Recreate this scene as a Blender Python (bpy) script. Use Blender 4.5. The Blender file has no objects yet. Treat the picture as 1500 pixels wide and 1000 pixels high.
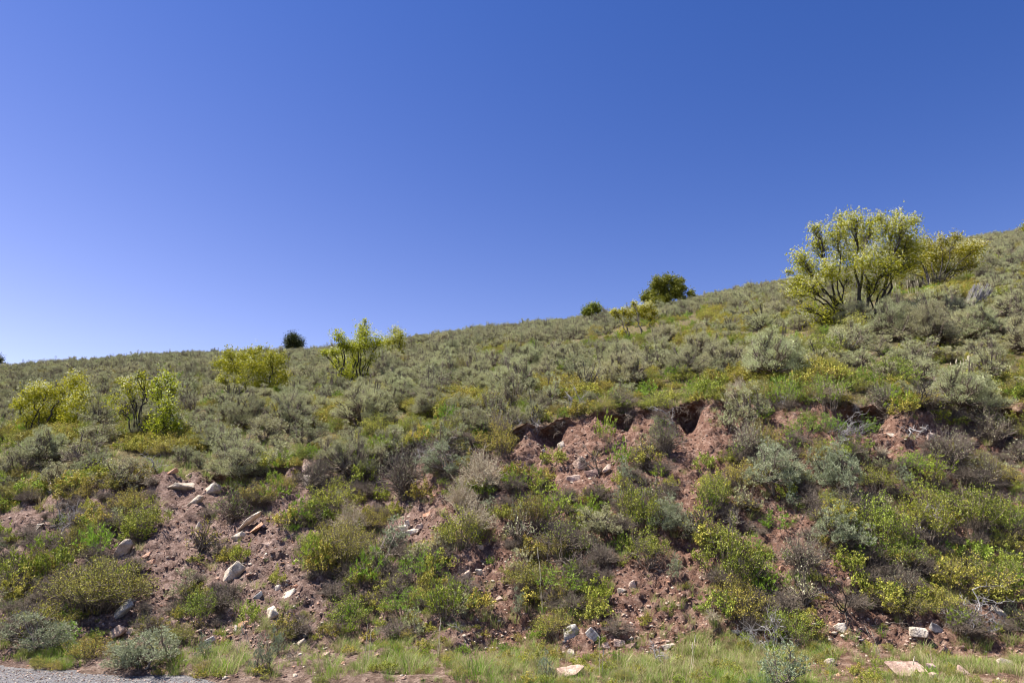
import bpy, bmesh, math, random
import numpy as np
from mathutils import Vector, Matrix
from mathutils.bvhtree import BVHTree

SC = bpy.context.scene
COL = SC.collection
PITCH = math.radians(14.0)
EYE = np.array([0.0, 0.0, 1.6])
F = 1000.0                      # focal length in photo pixels (24 mm on a 36 mm sensor, 1500 px wide)
rs = np.random.RandomState(7)

# ------------------------------------------------------------------ noise
_perm = np.random.RandomState(11).randint(0, 1 << 30, 4096)
def _h(ix, iy, iz):
    k = (ix * 73856093) ^ (iy * 19349663) ^ (iz * 83492791)
    return (_perm[k & 4095] / float(1 << 30)) * 2 - 1
def noise3(x, y, z):
    x, y, z = np.broadcast_arrays(np.asarray(x, float), np.asarray(y, float), np.asarray(z, float))
    ix, iy, iz = np.floor(x).astype(np.int64), np.floor(y).astype(np.int64), np.floor(z).astype(np.int64)
    fx, fy, fz = x - ix, y - iy, z - iz
    ux, uy, uz = [f * f * f * (f * (f * 6 - 15) + 10) for f in (fx, fy, fz)]
    def L(a, b, t): return a + (b - a) * t
    c = [[[_h(ix + i, iy + j, iz + k) for k in (0, 1)] for j in (0, 1)] for i in (0, 1)]
    return L(L(L(c[0][0][0], c[1][0][0], ux), L(c[0][1][0], c[1][1][0], ux), uy),
             L(L(c[0][0][1], c[1][0][1], ux), L(c[0][1][1], c[1][1][1], ux), uy), uz)
def fbm(x, y, z, o=4):
    s, a, f = 0, 1.0, 1.0
    for i in range(o):
        s = s + a * noise3(np.asarray(x) * f + 17 * i, np.asarray(y) * f + 5 * i, np.asarray(z) * f)
        a *= .5; f *= 2.03
    return s / 1.9
def sstep(a, b, x):
    t = np.clip((x - a) / (b - a), 0, 1)
    return t * t * (3 - 2 * t)

# ------------------------------------------------------------------ mesh helpers
def mk_mesh(name, V, Fs, tint=None, smooth=False, attrs=None):
    me = bpy.data.meshes.new(name)
    V = np.asarray(V, np.float32)
    me.vertices.add(len(V)); me.vertices.foreach_set('co', V.ravel())
    loops, starts, tot = [], [], 0
    for f in Fs:
        f = np.asarray(f, np.int32)
        if len(f) == 0: continue
        loops.append(f.ravel()); n = f.shape[1]
        starts.append(np.arange(len(f), dtype=np.int32) * n + tot); tot += f.size
    loops = np.concatenate(loops); starts = np.concatenate(starts)
    me.loops.add(len(loops)); me.loops.foreach_set('vertex_index', loops)
    me.polygons.add(len(starts)); me.polygons.foreach_set('loop_start', starts)
    if smooth: me.polygons.foreach_set('use_smooth', np.ones(len(starts), bool))
    me.update(calc_edges=True)
    al = dict(attrs or {})
    if tint is not None: al['tint'] = tint
    for k, v in al.items():
        a = me.attributes.new(k, 'FLOAT', 'POINT'); a.data.foreach_set('value', np.asarray(v, np.float32))
    return me
class MB:
    def __init__(s): s.V = []; s.F4 = []; s.F3 = []; s.T = []; s.n = 0
    def add(s, V, F4=None, F3=None, T=None):
        V = np.asarray(V, float)
        if F4 is not None and len(F4): s.F4.append(np.asarray(F4) + s.n)
        if F3 is not None and len(F3): s.F3.append(np.asarray(F3) + s.n)
        s.V.append(V); s.T.append(np.full(len(V), .5) if T is None else T); s.n += len(V)
    def tube(s, P, R, sides=4, T=None):
        P = np.asarray(P, float); R = np.asarray(R, float); n = len(P)
        d = np.gradient(P, axis=0); d /= (np.linalg.norm(d, axis=1)[:, None] + 1e-9)
        ref = np.array([.37, .61, .13]) if abs(d[0][2]) > .5 else np.array([.1, .2, 1.])
        a = np.cross(d, ref); a /= (np.linalg.norm(a, axis=1)[:, None] + 1e-9); b = np.cross(d, a)
        th = np.arange(sides) * 2 * math.pi / sides
        V = P[:, None, :] + R[:, None, None] * (np.cos(th)[None, :, None] * a[:, None, :] + np.sin(th)[None, :, None] * b[:, None, :])
        V = V.reshape(-1, 3)
        i = np.arange(n - 1)[:, None] * sides; j = np.arange(sides)[None, :]; j2 = (j + 1) % sides
        Fq = np.stack([i + j, i + j2, i + sides + j2, i + sides + j], -1).reshape(-1, 4)
        s.add(V, F4=Fq, T=np.full(len(V), rs.rand() if T is None else T))
    def leaves(s, P, D, L, W, T, curl=.25, rr=rs):
        P = np.asarray(P, float); n = len(P)
        D = D / (np.linalg.norm(D, axis=1)[:, None] + 1e-9)
        S = np.cross(D, rr.normal(size=(n, 3))); S /= (np.linalg.norm(S, axis=1)[:, None] + 1e-9)
        N = np.cross(D, S)
        L = np.broadcast_to(L, n)[:, None]; W = np.broadcast_to(W, n)[:, None]
        mid = P + D * L * .5 + N * L * curl * .5
        V = np.stack([P, mid - S * W * .5, P + D * L, mid + S * W * .5], 1).reshape(-1, 3)
        s.add(V, F4=np.arange(4 * n).reshape(-1, 4), T=np.repeat(T, 4))
    def mesh(s, name, smooth=False):
        return mk_mesh(name, np.concatenate(s.V), ([np.concatenate(s.F4)] if s.F4 else []) + ([np.concatenate(s.F3)] if s.F3 else []), np.concatenate(s.T), smooth)
def link(name, me, mat=None, parent=None):
    o = bpy.data.objects.new(name, me); COL.objects.link(o)
    if mat is not None and me is not None and not me.materials: me.materials.append(mat)
    if parent is not None: o.parent = parent
    return o
def tag(o, label, cat, group=None):
    o['label'] = label; o['category'] = cat
    if group: o['group'] = group
    return o

# ------------------------------------------------------------------ materials
def nodes(name):
    m = bpy.data.materials.new(name); m.use_nodes = True
    nt = m.node_tree; nt.nodes.clear()
    return m, nt, nt.nodes.new('ShaderNodeOutputMaterial')
def N(nt, t, **kw):
    n = nt.nodes.new(t)
    for k, v in kw.items():
        if k.startswith('i_'): n.inputs[k[2:].replace('_', ' ')].default_value = v
        else: setattr(n, k, v)
    return n
def ramp(nt, stops):
    r = nt.nodes.new('ShaderNodeValToRGB'); e = r.color_ramp.elements
    while len(e) > 2: e.remove(e[-1])
    for i, (p, c) in enumerate(stops):
        el = e[i] if i < 2 else e.new(p)
        el.position = p; el.color = (*c, 1)
    return r
def leaf_mat(name, cols, transl=.3, vr=.25, rough=.55, hr=.02):
    m, nt, out = nodes(name); L = nt.links.new
    at = N(nt, 'ShaderNodeAttribute', attribute_name='tint')
    cr = ramp(nt, [(i / (len(cols) - 1), c) for i, c in enumerate(cols)])
    L(at.outputs['Fac'], cr.inputs[0])
    oi = N(nt, 'ShaderNodeObjectInfo')
    mr = N(nt, 'ShaderNodeMapRange'); mr.inputs['To Min'].default_value = 1 - vr; mr.inputs['To Max'].default_value = 1 + vr
    L(oi.outputs['Random'], mr.inputs['Value'])
    mu = N(nt, 'ShaderNodeMath', operation='MULTIPLY'); mu.inputs[1].default_value = 7.31; L(oi.outputs['Random'], mu.inputs[0])
    fr = N(nt, 'ShaderNodeMath', operation='FRACT'); L(mu.outputs[0], fr.inputs[0])
    mh = N(nt, 'ShaderNodeMapRange'); mh.inputs['To Min'].default_value = .5 - hr; mh.inputs['To Max'].default_value = .5 + hr; L(fr.outputs[0], mh.inputs['Value'])
    hs = N(nt, 'ShaderNodeHueSaturation'); L(mh.outputs[0], hs.inputs['Hue']); L(mr.outputs[0], hs.inputs['Value']); L(cr.outputs[0], hs.inputs['Color'])
    bs = N(nt, 'ShaderNodeBsdfPrincipled'); bs.inputs['Roughness'].default_value = rough; bs.inputs['Specular IOR Level'].default_value = .18
    tr = N(nt, 'ShaderNodeBsdfTranslucent'); mx = N(nt, 'ShaderNodeMixShader'); mx.inputs[0].default_value = transl
    L(hs.outputs[0], bs.inputs['Base Color']); L(hs.outputs[0], tr.inputs['Color'])
    L(bs.outputs[0], mx.inputs[1]); L(tr.outputs[0], mx.inputs[2]); L(mx.outputs[0], out.inputs[0])
    return m
def wood_mat(name, c0, c1):
    m, nt, out = nodes(name); L = nt.links.new
    at = N(nt, 'ShaderNodeAttribute', attribute_name='tint')
    tc = N(nt, 'ShaderNodeTexCoord'); ns = N(nt, 'ShaderNodeTexNoise'); ns.inputs['Scale'].default_value = 30; L(tc.outputs['Object'], ns.inputs['Vector'])
    ad = N(nt, 'ShaderNodeMath', operation='ADD'); L(at.outputs['Fac'], ad.inputs[0]); L(ns.outputs[0], ad.inputs[1])
    hf = N(nt, 'ShaderNodeMath', operation='MULTIPLY'); hf.inputs[1].default_value = .5; L(ad.outputs[0], hf.inputs[0])
    cr = ramp(nt, [(.15, c0), (.85, c1)]); L(hf.outputs[0], cr.inputs[0])
    bs = N(nt, 'ShaderNodeBsdfPrincipled'); bs.inputs['Roughness'].default_value = .8; bs.inputs['Specular IOR Level'].default_value = .2
    L(cr.outputs[0], bs.inputs['Base Color']); L(bs.outputs[0], out.inputs[0])
    return m
def rock_mat(name, c0, c1, c2, banded=0.0):
    m, nt, out = nodes(name); L = nt.links.new
    tc = N(nt, 'ShaderNodeTexCoord')
    n1 = N(nt, 'ShaderNodeTexNoise'); n1.inputs['Scale'].default_value = 9; n1.inputs['Detail'].default_value = 6
    n2 = N(nt, 'ShaderNodeTexNoise'); n2.inputs['Scale'].default_value = 45; n2.inputs['Detail'].default_value = 5
    mp = N(nt, 'ShaderNodeMapping'); mp.inputs['Scale'].default_value = (1, 1, 1 + 5 * banded)
    mp.inputs['Rotation'].default_value = (.3, .5, 0)
    L(tc.outputs['Object'], mp.inputs[0]); L(mp.outputs[0], n1.inputs['Vector']); L(tc.outputs['Object'], n2.inputs['Vector'])
    cr = ramp(nt, [(.3, c0), (.5, c1), (.68, c2)]); L(n1.outputs[0], cr.inputs[0])
    mx = N(nt, 'ShaderNodeMix', data_type='RGBA', blend_type='MULTIPLY'); mx.inputs[0].default_value = .55
    cr2 = ramp(nt, [(.35, (.45, .42, .4)), (.55, (1, 1, 1))]); L(n2.outputs[0], cr2.inputs[0])
    L(cr.outputs[0], mx.inputs[6]); L(cr2.outputs[0], mx.inputs[7])
    bp = N(nt, 'ShaderNodeBump'); bp.inputs['Strength'].default_value = .7; bp.inputs['Distance'].default_value = .02
    L(n2.outputs[0], bp.inputs['Height'])
    bs = N(nt, 'ShaderNodeBsdfPrincipled'); bs.inputs['Roughness'].default_value = .85; bs.inputs['Specular IOR Level'].default_value = .2
    L(mx.outputs[2], bs.inputs['Base Color']); L(bp.outputs[0], bs.inputs['Normal']); L(bs.outputs[0], out.inputs[0])
    return m

M = {}
M['sage'] = leaf_mat('sage_leaf', [(.25, .235, .085), (.415, .415, .205), (.58, .59, .37)], .1, .26)
M['sage_blue'] = leaf_mat('sage_leaf_blue', [(.18, .2, .105), (.305, .345, .2), (.44, .475, .32)], .2, .12)
M['leafy'] = leaf_mat('leafy_green', [(.12, .16, .02), (.285, .335, .042), (.46, .47, .09)], .24, .22)
M['olive'] = leaf_mat('leafy_olive', [(.18, .165, .03), (.37, .36, .06), (.53, .41, .085)], .22, .25)
M['bright'] = leaf_mat('bright_green', [(.13, .2, .022), (.26, .38, .038), (.41, .5, .09)], .25, .15)
M['tree_leaf'] = leaf_mat('serviceberry_leaf', [(.14, .155, .012), (.38, .38, .02), (.57, .5, .05)], .35, .12)
M['flower'] = leaf_mat('white_blossom', [(.52, .52, .22), (.68, .66, .4), (.78, .76, .56)], .2, .03)
M['juniper'] = leaf_mat('juniper_leaf', [(.10, .11, .012), (.23, .24, .022), (.36, .34, .05)], .15, .05)
M['juniper_dark'] = leaf_mat('juniper_leaf_dark', [(.03, .042, .012), (.06, .078, .02), (.10, .12, .03)], .12, .05)
M['dry'] = leaf_mat('dry_leaf', [(.16, .1, .07), (.3, .21, .14), (.42, .33, .22)], .2, .12)
M['grass'] = leaf_mat('grass_blade', [(.42, .35, .2), (.26, .29, .07), (.18, .29, .035), (.24, .38, .045)], .4, .15)
M['bark'] = wood_mat('dark_bark', (.022, .018, .015), (.07, .058, .048))
M['twig'] = wood_mat('grey_twig', (.08, .062, .047), (.28, .225, .175))
M['dark_twig'] = wood_mat('dark_branch', (.05, .042, .036), (.15, .125, .105))
M['silver'] = wood_mat('weathered_wood', (.15, .135, .13), (.42, .39, .37))
M['straw'] = wood_mat('straw_stalk', (.4, .33, .22), (.66, .58, .42))
M['white_rock'] = rock_mat('white_limestone', (.36, .28, .2), (.56, .47, .36), (.72, .63, .52))
M['tan_rock'] = rock_mat('tan_sandstone', (.3, .24, .17), (.46, .38, .29), (.58, .5, .4))
M['pink_rock'] = rock_mat('pink_sandstone', (.3, .19, .14), (.48, .34, .26), (.6, .46, .37))
M['orange_rock'] = rock_mat('orange_sandstone', (.3, .15, .09), (.48, .27, .17), (.58, .38, .27))
M['grey_rock'] = rock_mat('grey_banded_rock', (.2, .18, .16), (.4, .37, .33), (.56, .52, .46), 1)
M['red_rock'] = rock_mat('red_brown_rock', (.16, .09, .07), (.27, .17, .14), (.36, .25, .2))

def soil_mat():
    m, nt, out = nodes('hillside_soil'); L = nt.links.new
    tc = N(nt, 'ShaderNodeTexCoord')
    def ns(s, d=6, r=.6):
        n = N(nt, 'ShaderNodeTexNoise'); n.inputs['Scale'].default_value = s; n.inputs['Detail'].default_value = d; n.inputs['Roughness'].default_value = r
        L(tc.outputs['Object'], n.inputs['Vector']); return n
    a, b, c = ns(.9), ns(9), ns(30, 6, .75)
    bank = ramp(nt, [(.32, (.16, .083, .058)), (.5, (.275, .16, .115)), (.66, (.42, .285, .215))]); L(b.outputs[0], bank.inputs[0])
    gl = ramp(nt, [(.32, (.155, .1, .08)), (.5, (.265, .18, .146)), (.66, (.41, .3, .25))]); L(b.outputs[0], gl.inputs[0])
    at2 = N(nt, 'ShaderNodeAttribute', attribute_name='pale')
    mb = N(nt, 'ShaderNodeMix', data_type='RGBA'); L(at2.outputs['Fac'], mb.inputs[0]); L(bank.outputs[0], mb.inputs[6]); L(gl.outputs[0], mb.inputs[7])
    sl = ramp(nt, [(.3, (.075, .06, .03)), (.5, (.15, .125, .06)), (.62, (.23, .175, .095)), (.75, (.3, .215, .15))]); L(b.outputs[0], sl.inputs[0])
    at = N(nt, 'ShaderNodeAttribute', attribute_name='slope')
    mx = N(nt, 'ShaderNodeMix', data_type='RGBA'); L(at.outputs['Fac'], mx.inputs[0]); L(mb.outputs[2], mx.inputs[6]); L(sl.outputs[0], mx.inputs[7])
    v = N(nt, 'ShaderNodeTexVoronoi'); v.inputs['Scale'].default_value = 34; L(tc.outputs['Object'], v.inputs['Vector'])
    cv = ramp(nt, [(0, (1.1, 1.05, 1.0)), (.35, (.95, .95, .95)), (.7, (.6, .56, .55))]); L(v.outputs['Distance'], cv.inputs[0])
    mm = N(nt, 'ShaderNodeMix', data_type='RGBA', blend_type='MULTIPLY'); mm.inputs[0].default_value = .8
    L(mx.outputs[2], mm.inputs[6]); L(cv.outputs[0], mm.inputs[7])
    b1 = N(nt, 'ShaderNodeBump'); b1.inputs['Strength'].default_value = 1; b1.inputs['Distance'].default_value = .035; L(b.outputs[0], b1.inputs['Height'])
    b2 = N(nt, 'ShaderNodeBump'); b2.inputs['Strength'].default_value = 1; b2.inputs['Distance'].default_value = .05; L(c.outputs[0], b2.inputs['Height']); L(b1.outputs[0], b2.inputs['Normal'])
    bs = N(nt, 'ShaderNodeBsdfPrincipled'); bs.inputs['Roughness'].default_value = .95; bs.inputs['Specular IOR Level'].default_value = .1
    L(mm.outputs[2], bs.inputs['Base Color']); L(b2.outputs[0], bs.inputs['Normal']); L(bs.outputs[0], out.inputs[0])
    return m
def road_mat():
    m, nt, out = nodes('chip_seal_asphalt'); L = nt.links.new
    tc = N(nt, 'ShaderNodeTexCoord')
    v = N(nt, 'ShaderNodeTexVoronoi'); v.inputs['Scale'].default_value = 55; L(tc.outputs['Object'], v.inputs['Vector'])
    n = N(nt, 'ShaderNodeTexNoise'); n.inputs['Scale'].default_value = 4; n.inputs['Detail'].default_value = 6; L(tc.outputs['Object'], n.inputs['Vector'])
    cr = ramp(nt, [(0, (.06, .056, .06)), (.5, (.115, .105, .108)), (.78, (.17, .155, .148)), (1, (.36, .32, .28))]); L(v.outputs['Color'], cr.inputs[0])
    cn = ramp(nt, [(.3, (.7, .7, .7)), (.7, (1.1, 1.1, 1.1))]); L(n.outputs[0], cn.inputs[0])
    mm = N(nt, 'ShaderNodeMix', data_type='RGBA', blend_type='MULTIPLY'); mm.inputs[0].default_value = 1; L(cr.outputs[0], mm.inputs[6]); L(cn.outputs[0], mm.inputs[7])
    bp = N(nt, 'ShaderNodeBump'); bp.inputs['Strength'].default_value = 1; bp.inputs['Distance'].default_value = .01; bp.invert = True; L(v.outputs['Distance'], bp.inputs['Height'])
    bs = N(nt, 'ShaderNodeBsdfPrincipled'); bs.inputs['Roughness'].default_value = .85
    L(mm.outputs[2], bs.inputs['Base Color']); L(bp.outputs[0], bs.inputs['Normal']); L(bs.outputs[0], out.inputs[0])
    return m
M['soil'] = soil_mat(); M['road'] = road_mat()

# ------------------------------------------------------------------ terrain
def te(v): return np.tan(PITCH + np.arctan((500 - np.asarray(v, float)) / F))
LIPU = [-900, -300, 0, 60, 150, 250, 350, 450, 560, 650, 720, 800, 850, 930, 1030, 1100, 1180, 1300, 1400, 1500, 1800, 2500]
LIPV = [760, 750, 742, 722, 712, 692, 694, 682, 668, 640, 632, 620, 608, 601, 589, 590, 588, 594, 598, 600, 600, 600]
SKYU = [-900, -300, 0, 100, 180, 260, 330, 430, 520, 600, 700, 800, 860, 940, 1000, 1080, 1130, 1200, 1300, 1400, 1450, 1500, 1800, 2500]
SKYV = [575, 552, 539, 532, 526, 521, 520, 518, 512, 499, 485, 476, 469, 456, 447, 430, 423, 411, 392, 367, 355, 348, 318, 280]
YR = 75.0
def az2u(a): return 750 + 1000 * a / .995
CAV = [(-5, 30, .45), (205, 20, .15), (330, 30, .22), (405, 22, .38), (500, 30, .25), (590, 40, .95), (745, 24, .6), (805, 26, .7), (915, 36, .85), (1010, 20, .7), (1080, 16, .35), (1265, 34, .8), (1390, 16, .3), (1490, 22, .65)]
def upper_z(a, y, yl, u):
    tl = te(np.interp(u, LIPU, LIPV)); ts = te(np.interp(u, SKYU, SKYV))
    q = (yl / YR) ** 1.5
    tse = (ts - tl * q) / (1 - q)
    yy = np.minimum(y, YR)
    z = EYE[2] + yy * (tse - (tse - tl) * (yl / yy) ** 1.5)
    sl = tse + .5 * (tse - tl) * q
    z = z + np.where(y > YR, sl * 12 * (1 - np.exp(-(np.maximum(y, YR) - YR) / 12)), 0)
    und = fbm(a * y * .12, y * .12, 3.3, 3) * .35 * sstep(14, 22, y)
    return z + und * (1 - .6 * sstep(50, 75, y))
def y_edge(x): return 7.25 - (x + 3.4) * .235
def build_terrain():
    an = np.arange(-.90, .9001, .0036)
    side = .9 + np.cumsum(np.linspace(.006, .06, 55))
    A = np.concatenate([-side[::-1], an, side])
    u = az2u(A)
    yl = 12.5 + .55 * noise3(A * 4, 0, 1) + .22 * noise3(A * 17, 0, 5) + .1 * noise3(A * 55, 0, 7)
    zl = EYE[2] + yl * te(np.interp(u, LIPU, LIPV)) + .05 * noise3(A * 40, 2, 9)
    cav = np.zeros_like(A)
    for cu, w, s in CAV: cav = np.maximum(cav, s * np.exp(-((u - cu) / w) ** 2))
    cav = cav * np.clip(.9 + .55 * noise3(A * 16, 1, 3) + .3 * noise3(A * 60, 1, 3), 0, 1.3)
    sh0 = .12 + .35 * np.exp(-((u - 590) / 70) ** 2); sh = .05 + .06 * noise3(A * 20, 3, 3) + .62 * cav
    yf = 8.35 + .25 * noise3(A * 9, 5, 5)
    Ys, Zs, ZN = [], [], []
    # verge rows
    for y in np.linspace(2.5, 7.0, 20):
        Ys.append(np.full_like(A, y)); Zs.append(None); ZN.append(2.0)
    for s in np.linspace(0, 1, 32)[1:]:
        Ys.append(7.0 + (yf - 7.0) * s); Zs.append(None); ZN.append(2.0)
    def verge(Y, X):
        ye = y_edge(X) + .12 * noise3(X * 1.5, 0, 0) + .05 * noise3(X * 7, 0, 0)
        return -.06 + .14 * sstep(-.15, .5, Y - ye) + .04 * fbm(X * 3, Y * 3, 0, 3) * sstep(0, .4, Y - ye)
    for i in range(len(Ys)): Zs[i] = verge(Ys[i], A * np.maximum(Ys[i], 7))
    zf = Zs[-1]
    ys = yl - .12; zs = zl - sh
    for s in np.linspace(0, 1, 125)[1:]:
        Y = yf + (ys - yf) * s
        prof = .18 * s + .82 * (s ** 1.12)
        Ys.append(Y); Zs.append(zf + (zl - sh0 - zf) * prof + (sh0 - sh) * s ** 9); ZN.append(0.0)
    nb = len(Ys)
    for s in np.linspace(0, 1, 24)[1:]:
        Y = ys + (yl - ys) * s + .7 * cav * np.sin(math.pi * min(1, s * .97 + .03)) ** .8 * (1 - .3 * s)
        Ys.append(Y); Zs.append(zs + (zl - zs) * s ** .9); ZN.append(0.0)
    ns_ = len(Ys)
    d = .05; yo = 0
    while True:
        yo += d; d = d * 1.025 if yo < 60 else d * 1.15
        Y = yl + yo; Ys.append(Y); Zs.append(upper_z(A, Y, yl, u)); ZN.append(1.0)
        if yo > 420: break
    Y = np.array(Ys); Z = np.array(Zs); X = A[None, :] * np.maximum(Y, 7)
    R, C = Y.shape
    # displacement of the cut face: rills, clods
    k = np.arange(R)[:, None]
    bankw = sstep(30, 62, k) * (1 - sstep(ns_ + 4, ns_ + 22, k))
    rill = fbm(X * 1.1 + Z * .25, Z * .3 + Y * .12, 2.2, 4)
    d1 = .12 * rill + .15 * fbm(X * 3.4, Y * 3.4, Z * 5.2, 4)
    cl = np.abs(fbm(X * 11, Y * 11, Z * 11, 3)); cl2 = fbm(X * 26, Y * 26, Z * 26, 2)
    d1 = d1 + .13 * (cl - .2) + .035 * cl2
    Y = Y - bankw * d1 * .55; Z = Z + bankw * d1 * .7
    upw = sstep(ns_, ns_ + 15, k)
    Z = Z + upw * .06 * fbm(X * 1.7, Y * 1.7, 0, 3)
    V = np.stack([X, Y, Z], -1).reshape(-1, 3)
    i = np.arange(R - 1)[:, None] * C; j = np.arange(C - 1)[None, :]
    Fq = np.stack([i + j, i + j + 1, i + C + j + 1, i + C + j], -1).reshape(-1, 4)
    sl = np.array(ZN)[:, None] * np.ones(C)
    slope = sstep(ns_ - 6, ns_ + 5, k + 6 * noise3(X * 3, Y * 3, 0)) + .25 * (1 - sstep(24, 58, k + 8 * noise3(X * 2, Y * 2, 4)))
    pale = np.clip(1 - sstep(-3.5, 1.5, X + 1.2 * noise3(X, Z, 3)), 0, 1)
    me = mk_mesh('hillside', V, [Fq], smooth=True, attrs={'slope': np.clip(slope, 0, 1).ravel(), 'pale': pale.ravel()})
    return me, V, Fq
tme, TV, TF = build_terrain()
hill = link('hillside', tme, M['soil']); hill['kind'] = 'structure'
BVH = BVHTree.FromPolygons(TV.tolist(), TF.tolist())
def ray(u, v):
    cx, cy = (u - 750) / F, (500 - v) / F
    d = np.array([cx, math.cos(PITCH) - cy * math.sin(PITCH), math.sin(PITCH) + cy * math.cos(PITCH)])
    return d
def hit(u, v):
    d = ray(u, v); h = BVH.ray_cast(Vector(EYE), Vector(d).normalized())
    return (None, None) if h[0] is None else (np.array(h[0]), np.array(h[1]))
def at_y(u, v, y):
    d = ray(u, v); return EYE + d * (y / d[1])
def depth(p): return p[1] * math.cos(PITCH) + (p[2] - EYE[2]) * math.sin(PITCH)
def proj(p):
    dz = p[2] - EYE[2]; dd = depth(p)
    return 750 + F * p[0] / dd, 500 - F * (-p[1] * math.sin(PITCH) + dz * math.cos(PITCH)) / dd
def ground(x, y):
    h = BVH.ray_cast(Vector((x, y, 200)), Vector((0, 0, -1)))
    return (None, None) if h[0] is None else (h[0].z, np.array(h[1]))

# flat ground to the horizon and the road sheet
gm = mk_mesh('ground', [(-3000, -3000, -.35), (3000, -3000, -.35), (3000, 3000, -.35), (-3000, 3000, -.35)], [[(0, 1, 2, 3)]], attrs={'slope': [1] * 4, 'pale': [0] * 4})
o = link('ground', gm, M['soil']); o['kind'] = 'structure'
rx = np.linspace(-150, 150, 301)
RV = np.concatenate([np.stack([rx, np.full(301, -6.), np.zeros(301)], 1), np.stack([rx, np.full(301, 9.0), np.zeros(301)], 1)])
# the far edge stays under the verge within the view and follows the verge beyond it
RV[301:, 1] = np.clip(y_edge(rx) + .6, 4.2, 9.2)
i = np.arange(300)
o = link('road', mk_mesh('road', RV, [np.stack([i, i + 1, i + 302, i + 301], 1)]), M['road']); o['kind'] = 'structure'

# ------------------------------------------------------------------ plant generators
def wiggle(p0, p1, n, amp, rr, lift=0.):
    t = np.linspace(0, 1, n)[:, None]
    P = p0 + (p1 - p0) * t
    P[:, 2] += lift * np.sin(math.pi * t[:, 0])
    w = rr.normal(size=(n, 3)) * amp; w[0] = 0; w[-1] = 0
    return P + w
def unit(n, rr, up=False):
    d = rr.normal(size=(n, 3)); d /= np.linalg.norm(d, axis=1)[:, None]
    if up: d[:, 2] = np.abs(d[:, 2])
    return d

def gen_sage(seed, dens=1., open_=0., twiggy=.3, h=.72, lean=0., q_=1.):
    """unit sagebrush: about 1 m wide, h high; returns twig and leaf meshes"""
    rr = np.random.RandomState(seed); tw = MB(); lf = MB()
    nc = int((36 + 10 * rr.rand()) * q_ ** 1.3); D = unit(nc, rr, True)
    D[:, 2] = D[:, 2] * .95 + .12
    lob = 1 + .22 * np.sin(np.arctan2(D[:, 1], D[:, 0]) * 3 + seed)
    Rr = rr.uniform(.26, .43, nc) * lob
    Cc = D * Rr[:, None] * np.array([1, 1, h / .48]); Cc[:, 2] = np.maximum(Cc[:, 2], .12) + .04
    Cc[:, 0] += lean * Cc[:, 2]
    rad = rr.uniform(.065, .12, nc) / q_ ** .6
    nst = 5; base = rr.normal(size=(nst, 3)) * [.035, .035, 0]; base[:, 2] = -.06
    mids = np.stack([rr.normal(size=nst) * .1 + lean * .1, rr.normal(size=nst) * .1, rr.uniform(.12, .22, nst)], 1)
    for s in range(nst): tw.tube(wiggle(base[s], mids[s], 5, .012, rr), np.linspace(.026, .016, 5), 5)
    for c in range(nc):
        s = np.argmin(np.linalg.norm(mids - Cc[c], axis=1) + rr.rand(nst) * .12)
        P = wiggle(mids[s], Cc[c], 6, .016, rr, -.02); tw.tube(P, np.linspace(.013, .005, 6), 4)
        for q in range(int(4 + 9 * twiggy)):
            st = P[rr.randint(2, 6)]; en = Cc[c] + unit(1, rr)[0] * rad[c] * rr.uniform(.7, 1.25); en[2] = max(en[2], .02)
            tw.tube(wiggle(st, en, 4, .012, rr), np.linspace(.0055, .0022, 4), 3)
        n = int(190 * dens * q_ * rr.uniform(.6, 1.3) * (rad[c] * q_ ** .6 / .09) ** 1.5)
        if rr.rand() < open_: n = int(n * .12)
        if n < 1: continue
        # tufts: leaves gathered at twig tips
        nt_ = max(4, n // 9); td = unit(nt_, rr); td[:, 2] = td[:, 2] * .8 + .25
        tp = Cc[c] + td * rad[c] * rr.uniform(.6, 1.1, nt_)[:, None]
        idx = rr.randint(0, nt_, n)
        Dd = unit(n, rr) * .75 + td[idx] * .8 + [0, 0, .55]
        Pp = tp[idx] + rr.normal(size=(n, 3)) * .012
        T = np.clip(.5 + .22 * rr.normal(size=n) + .18 * (rr.rand(nt_)[idx] - .5) + .1 * (rr.rand() - .5), 0, 1)
        lf.leaves(Pp, Dd, rr.uniform(.02, .037, n) / q_, rr.uniform(.0062, .0098, n) / q_, T, rr=rr)
    # low skirt of dead twigs
    for q in range(int(60 * twiggy)):
        a = rr.rand() * 6.28; r = rr.uniform(.2, .46)
        en = np.array([math.cos(a) * r + lean * .1, math.sin(a) * r, rr.uniform(.02, .3)])
        st = mids[rr.randint(nst)] * rr.uniform(.4, 1)
        tw.tube(wiggle(st, en, 5, .018, rr), np.linspace(.006, .002, 5), 3)
    return tw, lf

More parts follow.
